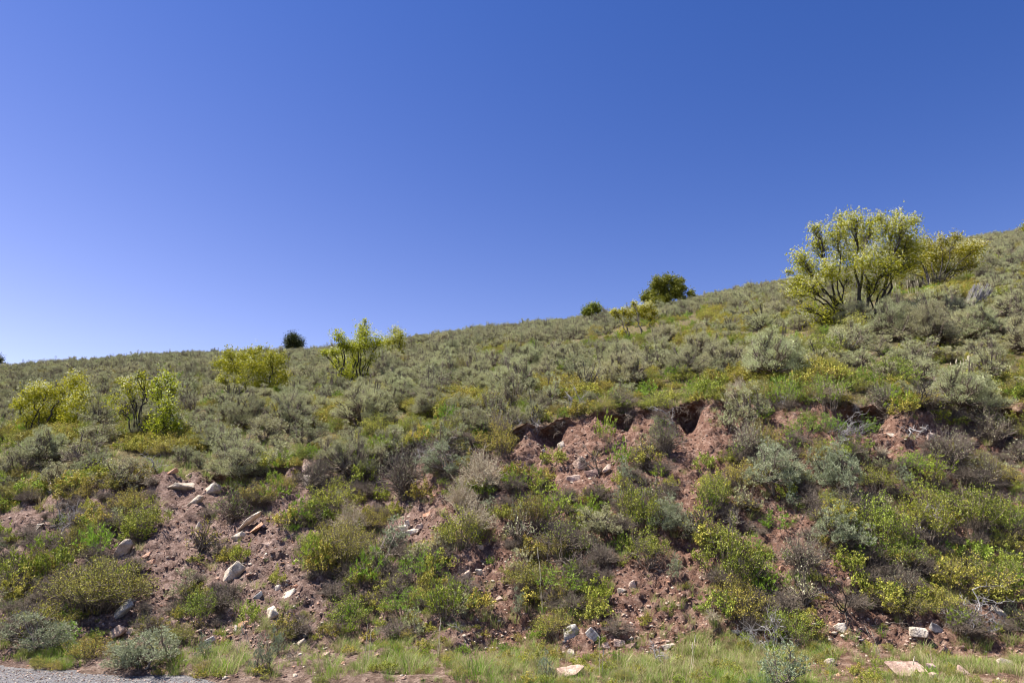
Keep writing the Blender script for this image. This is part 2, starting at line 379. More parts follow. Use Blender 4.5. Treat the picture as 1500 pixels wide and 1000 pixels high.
def gen_leafy(seed, h=.6, n_st=60, leafn=55, L=.022, W=.0155, low=.15, spread=.48, upw=.35, tip=False):
    """leafy deciduous shrublet, about 1 m wide: upright stems set with small leaves"""
    rr = np.random.RandomState(seed); tw = MB(); lf = MB()
    for s in range(n_st):
        a = rr.rand() * 6.283; r = spread * math.sqrt(rr.rand())
        b = np.array([math.cos(a) * r * .45, math.sin(a) * r * .45, -.05])
        hh = h * (1 - .62 * (r / spread) ** 2) * rr.uniform(.6, 1.12)
        e = np.array([math.cos(a) * r + rr.normal() * .05, math.sin(a) * r + rr.normal() * .05, max(.06, hh)])
        P = wiggle(b, e, 6, .014, rr, .03); tw.tube(P, np.linspace(.005, .002, 6), 3)
        tips = [(P[3] * .5 + P[4] * .5, e)]
        for q in range(4):
            k = rr.randint(2, 5); e2 = P[k] + unit(1, rr, True)[0] * rr.uniform(.06, .15) * (.6 if tip else 1)
            tw.tube(wiggle(P[k], e2, 3, .004, rr), [.003, .002, .0015], 3); tips.append((P[k], e2))
        tb = rr.rand()
        for (p, q2) in tips:
            n = int(leafn / 5 * rr.uniform(.5, 1.5)) + 1
            t = rr.uniform(.35 if tip else low, 1.05, n)[:, None]
            Pp = p + (q2 - p) * t + rr.normal(size=(n, 3)) * (.007 if tip else .016)
            if tip: Dd = (q2 - p) / (np.linalg.norm(q2 - p) + 1e-6) * 1.1 + unit(n, rr) * .7 + [0, 0, .5]
            else: Dd = unit(n, rr) + [0, 0, upw]
            T = np.clip(.28 + .4 * tb + .2 * rr.normal(size=n) + .14 * (t[:, 0] - .5), 0, 1)
            s_ = rr.uniform(.7, 1.25, n); lf.leaves(Pp, Dd, L * s_, W * s_, T, rr=rr)
    return tw, lf

def gen_twigs(seed, n=170, h=.5, leaves=500, droop=0., th=1.):
    """dense bundle of thin twigs with few leaves"""
    rr = np.random.RandomState(seed); tw = MB(); lf = MB()
    tips = []
    for s in range(n):
        a = rr.rand() * 6.283; r = .48 * math.sqrt(rr.rand())
        b = rr.normal(size=3) * .05; b[2] = rr.uniform(-.03, .08)
        e = np.array([math.cos(a) * r, math.sin(a) * r, h * (1 - .7 * (r / .48) ** 2) * rr.uniform(.5, 1.1) - droop * r])
        P = wiggle(b, e, 6, .02, rr, .04); tw.tube(P, np.linspace(.0065, .0022, 6) * th, 3)
        for q in range(3):
            k = rr.randint(2, 6); e2 = P[k] + unit(1, rr, droop < .1)[0] * rr.uniform(.04, .13)
            tw.tube(wiggle(P[k], e2, 3, .006, rr), np.array([.003, .0022, .0015]) * th, 3); tips.append(e2)
        tips.append(e)
    tips = np.array(tips); i = rr.randint(0, len(tips), leaves)
    lf.leaves(tips[i] + rr.normal(size=(leaves, 3)) * .014, unit(leaves, rr) + [0, 0, .5], rr.uniform(.016, .03, leaves) * th, rr.uniform(.006, .011, leaves) * th, np.clip(.5 + .25 * rr.normal(size=leaves), 0, 1), rr=rr)
    return tw, lf

def gen_dead(seed, nb=9, gnarl=.05, thick=.016, cone=1.1, subs=6):
    """bare weathered branches fanning out of one foot, unit length 1 along +Z"""
    rr = np.random.RandomState(seed); tw = MB()
    def grow(p, d, L, r, lev):
        n = 7; P = [p]; dd = d.copy()
        for k in range(n - 1):
            dd = dd + rr.normal(size=3) * (.22 + gnarl * 3); dd /= np.linalg.norm(dd); P.append(P[-1] + dd * L / (n - 1))
        P = np.array(P); tw.tube(P, np.linspace(r, r * .35, n), 5 if lev == 0 else 3, T=rr.uniform(.2, 1))
        if lev < 2:
            for q in range(subs if lev == 0 else 3):
                k = rr.randint(1, n - 1); d2 = dd * .6 + unit(1, rr)[0]; d2 /= np.linalg.norm(d2)
                grow(P[k], d2, L * rr.uniform(.3, .5), r * .5, lev + 1)
    for b in range(nb):
        d = np.array([rr.normal() * .5 * cone, rr.normal() * .4 * cone, 1.]); d /= np.linalg.norm(d)
        grow(rr.normal(size=3) * .03, d, rr.uniform(.55, 1), thick * rr.uniform(.6, 1.2), 0)
    return tw

def gen_tuft(seed, n=45, h=.3, r=.09, w=.006, straw=.2, lean=.6):
    rr = np.random.RandomState(seed); mb = MB()
    a = rr.rand(n) * 6.283; q = r * np.sqrt(rr.rand(n))
    B = np.stack([np.cos(a) * q, np.sin(a) * q, np.full(n, -.02)], 1)
    out = np.stack([np.cos(a + rr.normal(size=n) * .6), np.sin(a + rr.normal(size=n) * .6), np.zeros(n)], 1)
    H = h * rr.uniform(.45, 1.1, n); ln = lean * rr.uniform(.2, 1.6, n)
    side = np.stack([-out[:, 1], out[:, 0], np.zeros(n)], 1); ww = w * rr.uniform(.6, 1.3, n)[:, None]
    pts = []
    for t, k in ((0, 1.), (.4, .95), (.75, .6)):
        c = B + out * (H * ln * t * t)[:, None] + np.array([0, 0, 1]) * (H * t * (1 - .25 * ln * t))[:, None]
        pts += [c - side * ww * k * .5, c + side * ww * k * .5]
    pts.append(B + out * (H * ln)[:, None] + np.array([0, 0, 1]) * (H * (1 - .3 * ln))[:, None])
    V = np.stack(pts, 1).reshape(-1, 3); i = np.arange(n)[:, None] * 7
    F4 = np.concatenate([i + [0, 1, 3, 2], i + [2, 3, 5, 4]]); F3 = i + [4, 5, 6]
    T = np.where(rr.rand(n) < straw, rr.uniform(0, .15, n), rr.uniform(.4, 1, n))
    mb.add(V, F4, F3, np.repeat(T, 7)); return mb

# libraries of shared meshes -------------------------------------------------
def pair(mbs, nm, leafmat, twigmat):
    t, l = mbs; a = t.mesh(nm + '_branches', True); a.materials.append(M[twigmat])
    b = l.mesh(nm + '_foliage'); b.materials.append(M[leafmat]); return a, b
LIB = {}
LIB['sage'] = [pair(gen_sage(100 + i, 1.0, .08, .35, .7 + .05 * (i % 3), .15 * ((i % 3) - 1)), 'sagebrush', 'sage', 'twig') for i in range(6)]
LIB['sage_open'] = [pair(gen_sage(120 + i, .75, .42, .8, .75), 'open_sagebrush', 'sage', 'twig') for i in range(3)]
LIB['sage_dark'] = [pair(gen_sage(130 + i, .9, .25, .12, .8, .3 * (-1) ** i), 'gnarled_sagebrush', 'sage', 'dark_twig') for i in range(2)]
LIB['sage_blue'] = [pair(gen_sage(140 + i, 1.35, .03, .3, .68), 'blue_sagebrush', 'sage_blue', 'twig') for i in range(3)]
LIB['leafy'] = [pair(gen_leafy(200 + i), 'leafy_shrub', 'leafy', 'twig') for i in range(4)]
LIB['olive'] = [pair(gen_leafy(220 + i, .5, 75, 52, .02, .0125), 'olive_shrub', 'olive', 'twig') for i in range(4)]
LIB['bright'] = [pair(gen_leafy(240 + i, .62, 60, 40, .034, .0085, tip=True), 'rabbitbrush', 'bright', 'twig') for i in range(3)]
LIB['twigs'] = [pair(gen_twigs(260 + i, leaves=700), 'twiggy_brush', 'bright' if i == 1 else 'sage', 'twig') for i in range(4)]
LIB['dry'] = [pair(gen_twigs(280 + i, n=230, h=.62, leaves=2600), 'dry_brush', 'dry', 'straw') for i in range(2)]
LIB['sage_big'] = [pair(gen_sage(150 + i, 1.15, .12, .4, .7, q_=1.9), 'large_sagebrush', 'sage', 'twig') for i in range(2)]
LIB['blue_big'] = [pair(gen_sage(155 + i, 1.3, .03, .3, .68, q_=1.8), 'large_blue_sagebrush', 'sage_blue', 'twig') for i in range(2)]
LIB['leafy_big'] = [pair(gen_leafy(210 + i, .56, 190, 62, .0125, .009), 'large_leafy_shrub', 'leafy', 'twig') for i in range(2)]
LIB['olive_big'] = [pair(gen_leafy(230 + i, .46, 210, 62, .0115, .0075), 'large_olive_shrub', 'olive', 'twig') for i in range(2)]
LIB['sage_small'] = [pair(gen_sage(160 + i, .9, .1, .25, .75, q_=.55), 'young_sagebrush', 'sage', 'twig') for i in range(3)]
LIB['blue_small'] = [pair(gen_sage(165 + i, 1.1, .03, .25, .75, q_=.55), 'young_blue_sagebrush', 'sage_blue', 'twig') for i in range(2)]
LIB['leafy_small'] = [pair(gen_leafy(215 + i, .62, 24, 34, .052, .036), 'young_leafy_shrub', 'leafy', 'twig') for i in range(3)]
LIB['olive_small'] = [pair(gen_leafy(235 + i, .52, 26, 36, .046, .03), 'young_olive_shrub', 'olive', 'twig') for i in range(3)]
LIB['bright_small'] = [pair(gen_leafy(245 + i, .7, 24, 34, .08, .017, tip=True), 'young_rabbitbrush', 'bright', 'twig') for i in range(3)]
LIB['twigs_small'] = [pair(gen_twigs(265 + i, n=46, leaves=220, th=2.2), 'small_brush', 'olive' if i else 'sage', 'twig') for i in range(3)]
LIB['dry_small'] = [pair(gen_twigs(285 + i, n=60, h=.62, leaves=420, th=2.), 'small_dry_brush', 'dry', 'straw') for i in range(2)]
LIB['tuft'] = []
for i in range(6):
    me = gen_tuft(300 + i, 60, .26, .11, .0045, [.2, .6, .35, .5, .15, .85][i]).mesh('grass_tuft'); me.materials.append(M['grass']); LIB['tuft'].append(me)
DEAD = []
for i in range(6):
    me = gen_dead(400 + i, nb=[9, 6, 12, 8, 7, 10][i], thick=[.016, .022, .011, .018, .02, .013][i]).mesh('dead_branches', True); DEAD.append(me)

rk = random.Random(5)
KIND = {  # object name, category
 'sage': ('sagebrush', 'bush'), 'sage_open': ('sagebrush', 'bush'), 'sage_dark': ('sagebrush', 'bush'), 'sage_blue': ('sagebrush', 'bush'),
 'leafy': ('leafy_shrub', 'shrub'), 'olive': ('leafy_shrub', 'shrub'), 'bright': ('rabbitbrush', 'shrub'), 'twigs': ('twiggy_brush', 'brush'), 'dry': ('dry_brush', 'brush')}
PLACED = []
def plant(kind, p, w, h, label, group=None, tilt=(0, 0), var=None):
    """a shrub w metres wide and h metres high standing at p"""
    bk = {'sage': 'sage_big', 'sage_open': 'sage_big', 'sage_blue': 'blue_big', 'leafy': 'leafy_big', 'olive': 'olive_big'}.get(kind)
    lib = LIB[bk] if bk and w > 1.15 else (LIB[{'sage': 'sage_small', 'sage_open': 'sage_small', 'sage_blue': 'blue_small', 'leafy': 'leafy_small', 'olive': 'olive_small', 'bright': 'bright_small', 'twigs': 'twigs_small', 'dry': 'dry_small'}[kind]] if w < .58 and kind != 'sage_dark' else LIB[kind]); tw, lf = lib[(var if var is not None else rk.randrange(len(lib))) % len(lib)]
    nm, cat = KIND[kind]
    r = bpy.data.objects.new(nm, None); COL.objects.link(r); r.empty_display_size = .1
    tag(r, label, cat, group)
    hh = {'sage': .78, 'sage_open': .8, 'sage_dark': .85, 'sage_blue': .74, 'leafy': .66, 'olive': .56, 'bright': .68, 'twigs': .5, 'dry': .62}[kind]
    r.location = Vector(p); r.rotation_euler = (tilt[1], tilt[0], rk.random() * 6.28); r.scale = (w / .98, w / .98, h / hh)
    link('branches', tw, None, r); link('foliage', lf, None, r)
    PLACED.append((p[0], p[1], w)); return r

def px_plant(kind, u, vb, wpx, hpx, label, group=None, var=None):
    p, n = hit(u, vb)
    if p is None: print('MISS', label); return
    d = depth(p); w = wpx * d / F; h = hpx * d / F
    p = p + np.array([0, .12 * w, 0])
    z, _ = ground(p[0], p[1])
    if z is not None and abs(z - p[2]) < .6: p[2] = min(z, p[2] + .12) - .02
    return plant(kind, p, w, h, label, group, (rk.uniform(-.12, .12), .1), var)

# ------------------------------------------------------------------ hero plants on and along the cut bank
HERO = [
 ('sage_blue', 45, 958, 104, 62, 'blue-green sagebrush at the lower left corner beside the road edge'),
 ('sage_blue', 205, 984, 112, 62, 'wide blue-green sagebrush touching the gravelly road edge'),
 ('sage_blue', 297, 966, 30, 32, 'small blue-green sagebrush in the grass right of the wide roadside sagebrush'),
 ('sage_blue', 386, 984, 34, 44, 'little upright blue-green sagebrush in the verge grass beside a fallen dry twig'),
 ('sage_blue', 407, 960, 28, 36, 'thin green sagebrush just behind another little one in the verge grass'),
 ('sage_blue', 580, 815, 50, 48, 'upper round grey-green sagebrush tuft below the small pile of white rocks'),
 ('sage', 546, 856, 44, 46, 'lower round grey-green sagebrush tuft below the small pile of white rocks'),
 ('sage', 862, 806, 32, 32, 'small pale sagebrush alone among dark twigs at mid bank'),
 ('sage_blue', 922, 715, 34, 34, 'small tilted blue-grey sagebrush at the foot of the bare red gully'),
 ('sage_blue', 1142, 728, 112, 76, 'large silvery sagebrush on the right half of the bank, left of its twin'),
 ('sage_blue', 1236, 728, 80, 76, 'silvery sagebrush right of the largest silvery one, under the grey roots'),
 ('sage_blue', 1237, 802, 86, 62, 'silvery sagebrush lower on the bank, left of the big leafy green thicket'),
 ('sage_blue', 1168, 752, 32, 32, 'small silvery sagebrush sprig between the three big silvery ones'),
 ('sage', 1422, 618, 132, 88, 'broad pale sagebrush growing on the bank edge at the right'),
 ('sage', 1478, 704, 34, 24, 'small pale round sagebrush near the right edge above the leafy thicket'),
 ('sage', 1068, 632, 36, 44, 'small pale sagebrush at the bank edge right of the bare red soil notch'),
 ('sage', 1100, 650, 34, 40, 'little sagebrush just left of the fan of bare white branches'),
 ('sage', 965, 642, 26, 28, 'small grey sagebrush tuft on the dark root tangle under the bank edge'),
 ('sage_open', 350, 714, 122, 74, 'wide dark-bellied sagebrush sprawling over the left bank edge'),
 ('sage_open', 505, 706, 100, 74, 'big grey sagebrush hanging over the bank edge left of the deep dark hollow'),
 ('sage', 566, 690, 86, 60, 'greyish sagebrush drooping over the deep dark hollow'),
 ('twigs', 590, 738, 84, 84, 'black mass of dead twigs hanging inside the deep hollow'),
 ('sage_open', 166, 717, 84, 56, 'rounded grey sagebrush at the left bank edge below the thin flowering stems'),
 ('sage_open', 28, 700, 66, 44, 'grey sagebrush with a dark fallen branch at the far left of the bank edge'),
 ('sage_dark', 784, 622, 34, 52, 'little tree-like sagebrush with a dark trunk standing on the bank edge'),
 ('sage', 690, 636, 66, 40, 'sagebrush mixed with yellow leaves above the tangle of dead roots'),
 ('sage_blue', 1152, 1008, 84, 54, 'blue-grey sagebrush cut off by the bottom edge, beside dead sticks'),
 ('sage_blue', 802, 994, 26, 36, 'little blue-grey sagebrush in the grass left of a pale buried stone'),
 ('sage_blue', 762, 906, 28, 36, 'small pale sagebrush with a bright green grass blade across it'),
 ('sage', 680, 908, 38, 34, 'ragged grey-green bush on the pinkish soil above the curved grey root'),
 ('dry', 704, 722, 88, 66, 'dry pinkish-brown bush in the middle of the bank'),
 ('dry', 672, 752, 60, 50, 'paler dry brown brush spilling below the dry pinkish bush'),
 ('twigs', 460, 722, 60, 60, 'grey twiggy brush beside the upright pale stone'),
 ('olive', 132, 900, 172, 84, 'long olive-yellow leafy mound above the pale grained boulder'),
 ('olive', 60, 920, 100, 50, 'olive-yellow leafy patch below the long mound at lower left'),
 ('leafy', 20, 862, 62, 66, 'yellow-green leafy shrub at the left edge of the frame'),
 ('leafy', 76, 848, 60, 64, 'dark-centred leafy shrub left of the tilted tan slab'),
 ('leafy', 206, 788, 84, 62, 'leafy shrub with a dark shaded foot above the bare pink gully'),
 ('bright', 132, 800, 60, 46, 'green shrub below the heap of dead purple branches'),
 ('leafy', 484, 762, 90, 64, 'tall yellow-green shrub right of the stony slope, highest of its patch'),
 ('olive', 494, 828, 124, 74, 'olive shrub flecked with orange at the centre left of the bank'),
 ('bright', 450, 838, 62, 56, 'bright green shrub beside the white rocks at the right of the stony slope'),
 ('leafy', 510, 918, 74, 66, 'leafy shrub with a dark hollow behind it, just above the verge grass'),
 ('leafy', 672, 806, 88, 70, 'glossy dark green leafy shrub below the dry pinkish bush'),
 ('leafy', 940, 782, 96, 84, 'leafy green shrub left of the bare red gully at mid bank'),
 ('leafy', 948, 830, 88, 58, 'low leafy shrub under the one beside the red gully'),
 ('bright', 800, 772, 100, 70, 'bright green rabbitbrush patch at mid bank below the scattered pale rocks'),
 ('bright', 880, 766, 44, 36, 'small bright green rabbitbrush right of the large mid-bank patch'),
 ('leafy', 1046, 752, 60, 66, 'fresh green leafy shrub right of the bare red gully'),
 ('leafy', 1072, 862, 116, 100, 'tall tangled leafy shrub right of the lower bare red slope'),
 ('bright', 1122, 876, 50, 44, 'bright green tuft on the right foot of the tall tangled shrub'),
 ('leafy', 1298, 806, 96, 84, 'leftmost lobe of the leafy green thicket right of the silvery sagebrush'),
 ('leafy', 1362, 800, 100, 92, 'middle of the leafy green thicket on the right bank'),
 ('leafy', 1438, 790, 100, 88, 'leafy green bush in the thicket nearest the right edge'),
 ('leafy', 1496, 800, 84, 80, 'leafy green bush of the thicket cut by the right edge'),
 ('leafy', 1330, 848, 86, 62, 'lower leafy bush under the left side of the green thicket'),
 ('olive', 1442, 880, 122, 62, 'yellowish leafy patch beneath the green thicket at the lower right'),
 ('olive', 1392, 866, 60, 44, 'yellow-green small-leaved shrub left of the yellowish patch at lower right'),
 ('leafy', 1160, 942, 84, 60, 'leafy shrub above dead grey sticks near the bottom, right of centre'),
 ('leafy', 1262, 884, 58, 56, 'leafy shrub above the white angular stone at lower right'),
 ('bright', 1362, 716, 100, 54, 'upright green shrub row on top of the leafy thicket'),
 ('leafy', 1062, 906, 66, 50, 'small leafy shrub over pale twigs below the tall tangled one'),
 ('bright', 886, 646, 38, 44, 'bright green sprigs against the dark overhang in the middle'),
 ('bright', 908, 684, 42, 44, 'green rabbitbrush right of the tan block of rock'),
 ('bright', 1215, 582, 84, 38, 'bright green low bush on the bank edge left of the dark overhang'),
 ('bright', 655, 912, 92, 70, 'bright green patches low on the bank above the curved grey root'),
 ('bright', 614, 862, 76, 60, 'green rabbitbrush below the small pile of white rocks'),
 ('bright', 824, 872, 96, 50, 'bright green low shrub above the verge, centre of the frame'),
 ('leafy', 365, 916, 36, 44, 'little shrub between the white stones at lower left centre'),
 ('olive', 402, 856, 30, 34, 'tiny yellow and red leaved shrub above two white stones'),
 ('leafy', 288, 912, 70, 54, 'leafy shrub right of the bare pink gully bottom'),
 ('twigs', 292, 812, 56, 56, 'grey twiggy shrub with green tips in the middle of the stony slope'),
 ('leafy', 346, 824, 36, 40, 'small dark leafy shrub just above the white pointed rock'),
 ('twigs', 338, 772, 84, 62, 'purple-grey twiggy shrub left of the slanted pale slabs'),
 ('bright', 400, 742, 50, 44, 'small green shrub above the orange and pale slabs'),
 ('leafy', 212, 936, 30, 24, 'small green clump at the foot of the bare pink gully'),
 ('olive', 128, 968, 84, 40, 'low reddish-green leaves between the two roadside sagebrushes'),
 ('twigs', 978, 672, 64, 60, 'dark twig bush hanging below the root tangle under the bank edge'),
 ('twigs', 1100, 678, 70, 60, 'dark twiggy base under the small sagebrushes right of the soil notch'),
 ('twigs', 820, 820, 90, 60, 'dark dead twigs behind the small pale sagebrush at mid bank'),
 ('twigs', 760, 802, 60, 56, 'purple twiggy brush left of the mid-bank pale sagebrush'),
 ('twigs', 1030, 800, 60, 60, 'grey twigs behind the tall tangled shrub'),
 ('twigs', 1180, 842, 90, 56, 'pale purple twiggy brush below the silvery sagebrushes'),
 ('twigs', 1250, 764, 80, 50, 'brown dry twigs between two silvery sagebrushes'),
 ('twigs', 1400, 690, 80, 64, 'grey-purple twiggy bush left of a black shaded hollow at the right'),
 ('twigs', 1456, 720, 70, 60, 'dark twiggy bush in the shaded hollow at the right edge'),
 ('leafy', 1036, 690, 40, 36, 'tiny leafy shrub on bare red soil below the notch'),
 ('bright', 1270, 636, 50, 36, 'green sprig at the mouth of the right dark overhang'),
 ('bright', 1178, 640, 60, 40, 'green leaves under the fan of bare white branches'),
 ('bright', 1120, 668, 40, 30, 'yellow-green leafy tuft just above the largest silvery sagebrush'),
 ('twigs', 1330, 872, 70, 40, 'flattened grey twigs in the dark gap under the leafy thicket'),
 ('bright', 1320, 566, 70, 34, 'bright green grass-like bush on the bank edge below the big flowering tree'),
]
for k, u, v, w, h, lab in HERO: px_plant(k, u, v, w, h, lab)

# ------------------------------------------------------------------ trees and tall flowering shrubs: limbs grown towards the crown's masses
TREEB = []
def blob_tree(name, cat, label, base, blobs, org, sc, y=None, leafmat='tree_leaf', woodmat='bark', flowers=.25, L=.05, W=.035, dens=1., seed=1, r0=.05, depthf=.8, subs=14, stems=6, group=None, parts=('trunk', 'crown'), bspread=.18, forkp=.3):
    rr = np.random.RandomState(seed)
    bu, bv = org[0] + base[0] / sc, org[1] + base[1] / sc
    if y is None:
        b, _ = hit(bu, bv)
        y = b[1]
    b = at_y(bu, bv, y)
    z, _ = ground(b[0], y)
    if z is not None: b[2] = min(b[2], z + .02)
    tw, lf, fl = MB(), MB(), MB()
    pxm = depth(b) / F / sc
    roots = [b + np.array([rr.normal() * bspread, rr.normal() * bspread, -.1]) for _ in range(stems)]
    NODES = []
    for bl in ([blobs[j] for j in rr.permutation(len(blobs))]):
        cx, cy, ex, ey = bl[:4]; dn = bl[4] if len(bl) > 4 else 1
        dy = rr.uniform(-1, 1) * depthf * 2.2 * (ex * pxm)
        c = at_y(org[0] + cx / sc, org[1] + cy / sc, y + dy); E = np.array([ex, .5 * (ex + ey), ey]) * pxm
        rt = roots[int(np.argmin([abs(q[0] - c[0]) + rr.rand() * .3 for q in roots]))]; fork = 0
        if len(NODES) > 7 * 3 and rr.rand() < forkp:      # fork off a limb that already grows that way
            Nd = np.array(NODES); ok_ = Nd[:, 2] < b[2] + (c[2] - b[2]) * .8
            if ok_.any():
                Nd = Nd[ok_]; dn_ = np.linalg.norm(Nd[:, :3] - c, axis=1) + .35 * np.abs(Nd[:, 0] - c[0]); j_ = int(np.argmin(dn_)); rt = Nd[j_, :3]; fork = Nd[j_, 3]
        H = c[2] - rt[2]
        m1 = rt + (c - rt) * .35 + np.array([0, 0, .12 * H]) + rr.normal(size=3) * .07 * abs(H); m2 = rt + (c - rt) * .7 + np.array([0, 0, .1 * H])
        t = np.linspace(0, 1, 10)[:, None]
        ra = min(r0 * rr.uniform(.4, .8), fork * .7) if fork else r0 * rr.uniform(.5, 1.)
        P = (1 - t) ** 3 * rt + 3 * t * (1 - t) ** 2 * m1 + 3 * t * t * (1 - t) * m2 + t ** 3 * c
        P[1:-1] += rr.normal(size=(8, 3)) * .045 * min(1, abs(H))
        NODES += [(*P[k], ra * (1 - .078 * k)) for k in range(1, 8)]
        tw.tube(P, np.linspace(ra, ra * .22, 10), 6)
        ends = []
        for q in range(subs):
            k = rr.randint(6, 10); e = c + unit(1, rr)[0] * E * rr.uniform(.35, 1.0)
            Q = wiggle(P[k], e, 5, .03 * E.max(), rr, .02); tw.tube(Q, np.linspace(ra * .28, ra * .1, 5), 3)
            ends += [Q[3], Q[4], e + unit(1, rr)[0] * E * .25]
            for _q in range(2):
                e3 = Q[3] + unit(1, rr)[0] * E * .3; tw.tube(np.array([Q[2], e3]), [ra * .12, ra * .06], 3); ends.append(e3)
        ends = np.array(ends + [P[7], P[8], P[9], P[9]])
        area = (ex * pxm) * (ey * pxm)
        n = int(dens * dn * area * 27 / (L * W)) + 10
        i = rr.randint(0, len(ends), n); sp = min(.3, .6 * E.min())
        Pp = ends[i] + rr.normal(size=(n, 3)) * sp * .8
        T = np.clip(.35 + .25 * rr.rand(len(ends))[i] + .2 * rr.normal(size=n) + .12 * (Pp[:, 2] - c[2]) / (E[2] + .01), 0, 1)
        s_ = rr.uniform(.65, 1.3, n)
        lf.leaves(Pp, unit(n, rr) + [0, 0, .35], L * s_, W * s_, T, rr=rr)
        if flowers > 0:
            nf = int(n * flowers * (1.0 if len(bl) < 6 else bl[5]) / 4.6)
            up = Pp[np.argsort(-(Pp[:, 2] + rr.normal(size=n) * E[2] * 1.1))[:max(nf, 1)]]
            ctr = up + [0, 0, .02]
            ii = np.repeat(np.arange(len(ctr)), 5)
            fl.leaves(ctr[ii] + rr.normal(size=(len(ii), 3)) * .02, unit(len(ii), rr) + [0, 0, .3], rr.uniform(.026, .042, len(ii)), .028, rr.rand(len(ii)), rr=rr)
    xs = [(org[0] + (q[0] + sg * q[2]) / sc - 750) / F * y for q in blobs for sg in (-1, 1)]
    TREEB.append((min(xs), max(xs), y))
    root = bpy.data.objects.new(name, None); COL.objects.link(root); root.location = Vector(b); tag(root, label, cat, group)
    off = -b
    for mb in (tw, lf, fl):
        mb.V = [v + off for v in mb.V]
    link(parts[0], tw.mesh(name + '_wood', True), M[woodmat], root)
    link(parts[1], lf.mesh(name + '_leaves'), M[leafmat], root)
    if flowers > 0: link('blossoms', fl.mesh(name + '_blossoms'), M['flower'], root)
    return root
R4 = ((1100, 290), 3.7025); R1 = ((0, 450), 3.7025); R3 = ((700, 380), 3.7025); R8 = ((300, 460), 4.6875); R7 = ((880, 390), 9.094)
blob_tree('flowering_tree', 'tree', 'large spreading tree with white blossom and dark forking trunks on the right skyline', (585, 700),
 [(250, 460, 80, 50), (300, 380, 80, 55), (265, 325, 55, 45), (370, 250, 70, 50), (470, 200, 80, 65), (560, 130, 75, 55), (640, 150, 65, 50), (600, 245, 95, 60), (500, 320, 90, 60),
  (420, 400, 80, 55), (620, 350, 90, 60), (720, 180, 70, 65), (700, 300, 80, 60), (820, 160, 70, 60), (885, 125, 45, 28), (860, 230, 80, 60), (790, 290, 70, 60), (330, 480, 90, 36, .6),
  (790, 85, 18, 22), (478, 112, 28, 20), (205, 400, 36, 14, .7), (745, 380, 80, 55), (470, 570, 70, 50, .25, .1), (640, 470, 60, 60, .3, .1), (350, 160, 50, 25), (700, 110, 40, 25), (410, 700, 90, 70, .5, 0), (540, 760, 70, 60, .5, 0), (520, 450, 70, 50, .4, .2), (900, 270, 60, 50), (850, 345, 70, 50), (240, 520, 60, 30, .6), (300, 600, 60, 40, .4, .1), (420, 640, 80, 50, .6, 0), (690, 480, 60, 60, .5, .1), (620, 700, 60, 50, .6, 0)],
 *R4, seed=3, r0=.055, dens=.55, flowers=.5, stems=8, forkp=.5, bspread=.2, subs=26, L=.052, W=.037)
blob_tree('flowering_shrub', 'shrub', 'low wide flowering shrub just right of the large blossoming tree', (930, 500),
 [(900, 340, 90, 60), (960, 290, 80, 55), (1050, 225, 45, 28), (1040, 330, 90, 55), (1120, 210, 40, 22), (1150, 290, 80, 50), (1230, 270, 55, 38), (1180, 365, 80, 38), (980, 400, 60, 40), (820, 390, 70, 55), (1080, 390, 60, 30), (940, 240, 40, 30)],
 *R4, seed=4, r0=.045, dens=.62, flowers=.5, stems=6, bspread=.6, L=.062, W=.045)
blob_tree('flowering_shrub', 'shrub', 'round flowering shrub lowest on the slope at the far left', (280, 680),
 [(110, 530, 45, 36), (180, 475, 65, 45), (250, 445, 60, 36), (330, 465, 60, 50), (410, 420, 55, 50), (450, 460, 36, 55), (400, 540, 65, 55), (300, 560, 75, 55), (200, 570, 65, 50), (440, 600, 36, 50), (140, 620, 40, 40, .5), (250, 620, 60, 40, .8, 0), (370, 620, 60, 40, .8, 0)],
 *R1, seed=5, r0=.028, dens=.8, flowers=.18, stems=9, bspread=.3, L=.045, W=.032)
blob_tree('flowering_shrub', 'shrub', 'thin open flowering shrub, left one of a close pair', (790, 740),
 [(660, 400, 36, 18), (700, 435, 40, 40), (620, 510, 45, 40, .5, .1), (780, 440, 45, 36), (770, 370, 24, 34, 1, .1), (720, 500, 30, 40, .5), (760, 680, 50, 50, .8, 0), (650, 560, 40, 30, .4, 0), (800, 620, 36, 50, .4, 0)],
 *R1, seed=6, r0=.03, dens=.6, flowers=.3, stems=4, bspread=.1, L=.045, W=.032)
blob_tree('flowering_shrub', 'shrub', 'upright narrow flowering shrub with dark stems, right one of a close pair', (925, 745),
 [(910, 380, 38, 36), (930, 440, 42, 45), (850, 470, 36, 50), (900, 540, 55, 55), (880, 620, 45, 55), (960, 650, 30, 60), (830, 630, 40, 50, .6, 0), (850, 400, 24, 30), (930, 700, 50, 36, .9, 0), (870, 710, 50, 36, .8, 0)],
 *R1, seed=7, r0=.03, dens=.6, flowers=.15, stems=5, bspread=.15, L=.045, W=.032)
blob_tree('flowering_shrub', 'shrub', 'dense yellow-green flowering shrub just left of the dark round skyline tree', (320, 570),
 [(120, 340, 50, 45), (170, 270, 45, 36), (250, 290, 60, 45), (340, 275, 55, 45), (375, 235, 14, 20), (440, 300, 55, 45), (520, 310, 45, 45), (200, 370, 70, 55), (320, 370, 80, 65), (430, 400, 70, 60), (530, 430, 45, 55), (140, 460, 45, 55), (250, 470, 70, 50, .8, .2), (400, 490, 90, 50, .8, .2), (500, 500, 50, 45, .8, .2), (210, 520, 60, 35, .8, 0), (320, 530, 80, 35, .8, 0), (440, 535, 60, 35, .8, 0)],
 *R8, seed=8, r0=.028, dens=.9, flowers=.12, stems=12, bspread=.55, L=.055, W=.04)
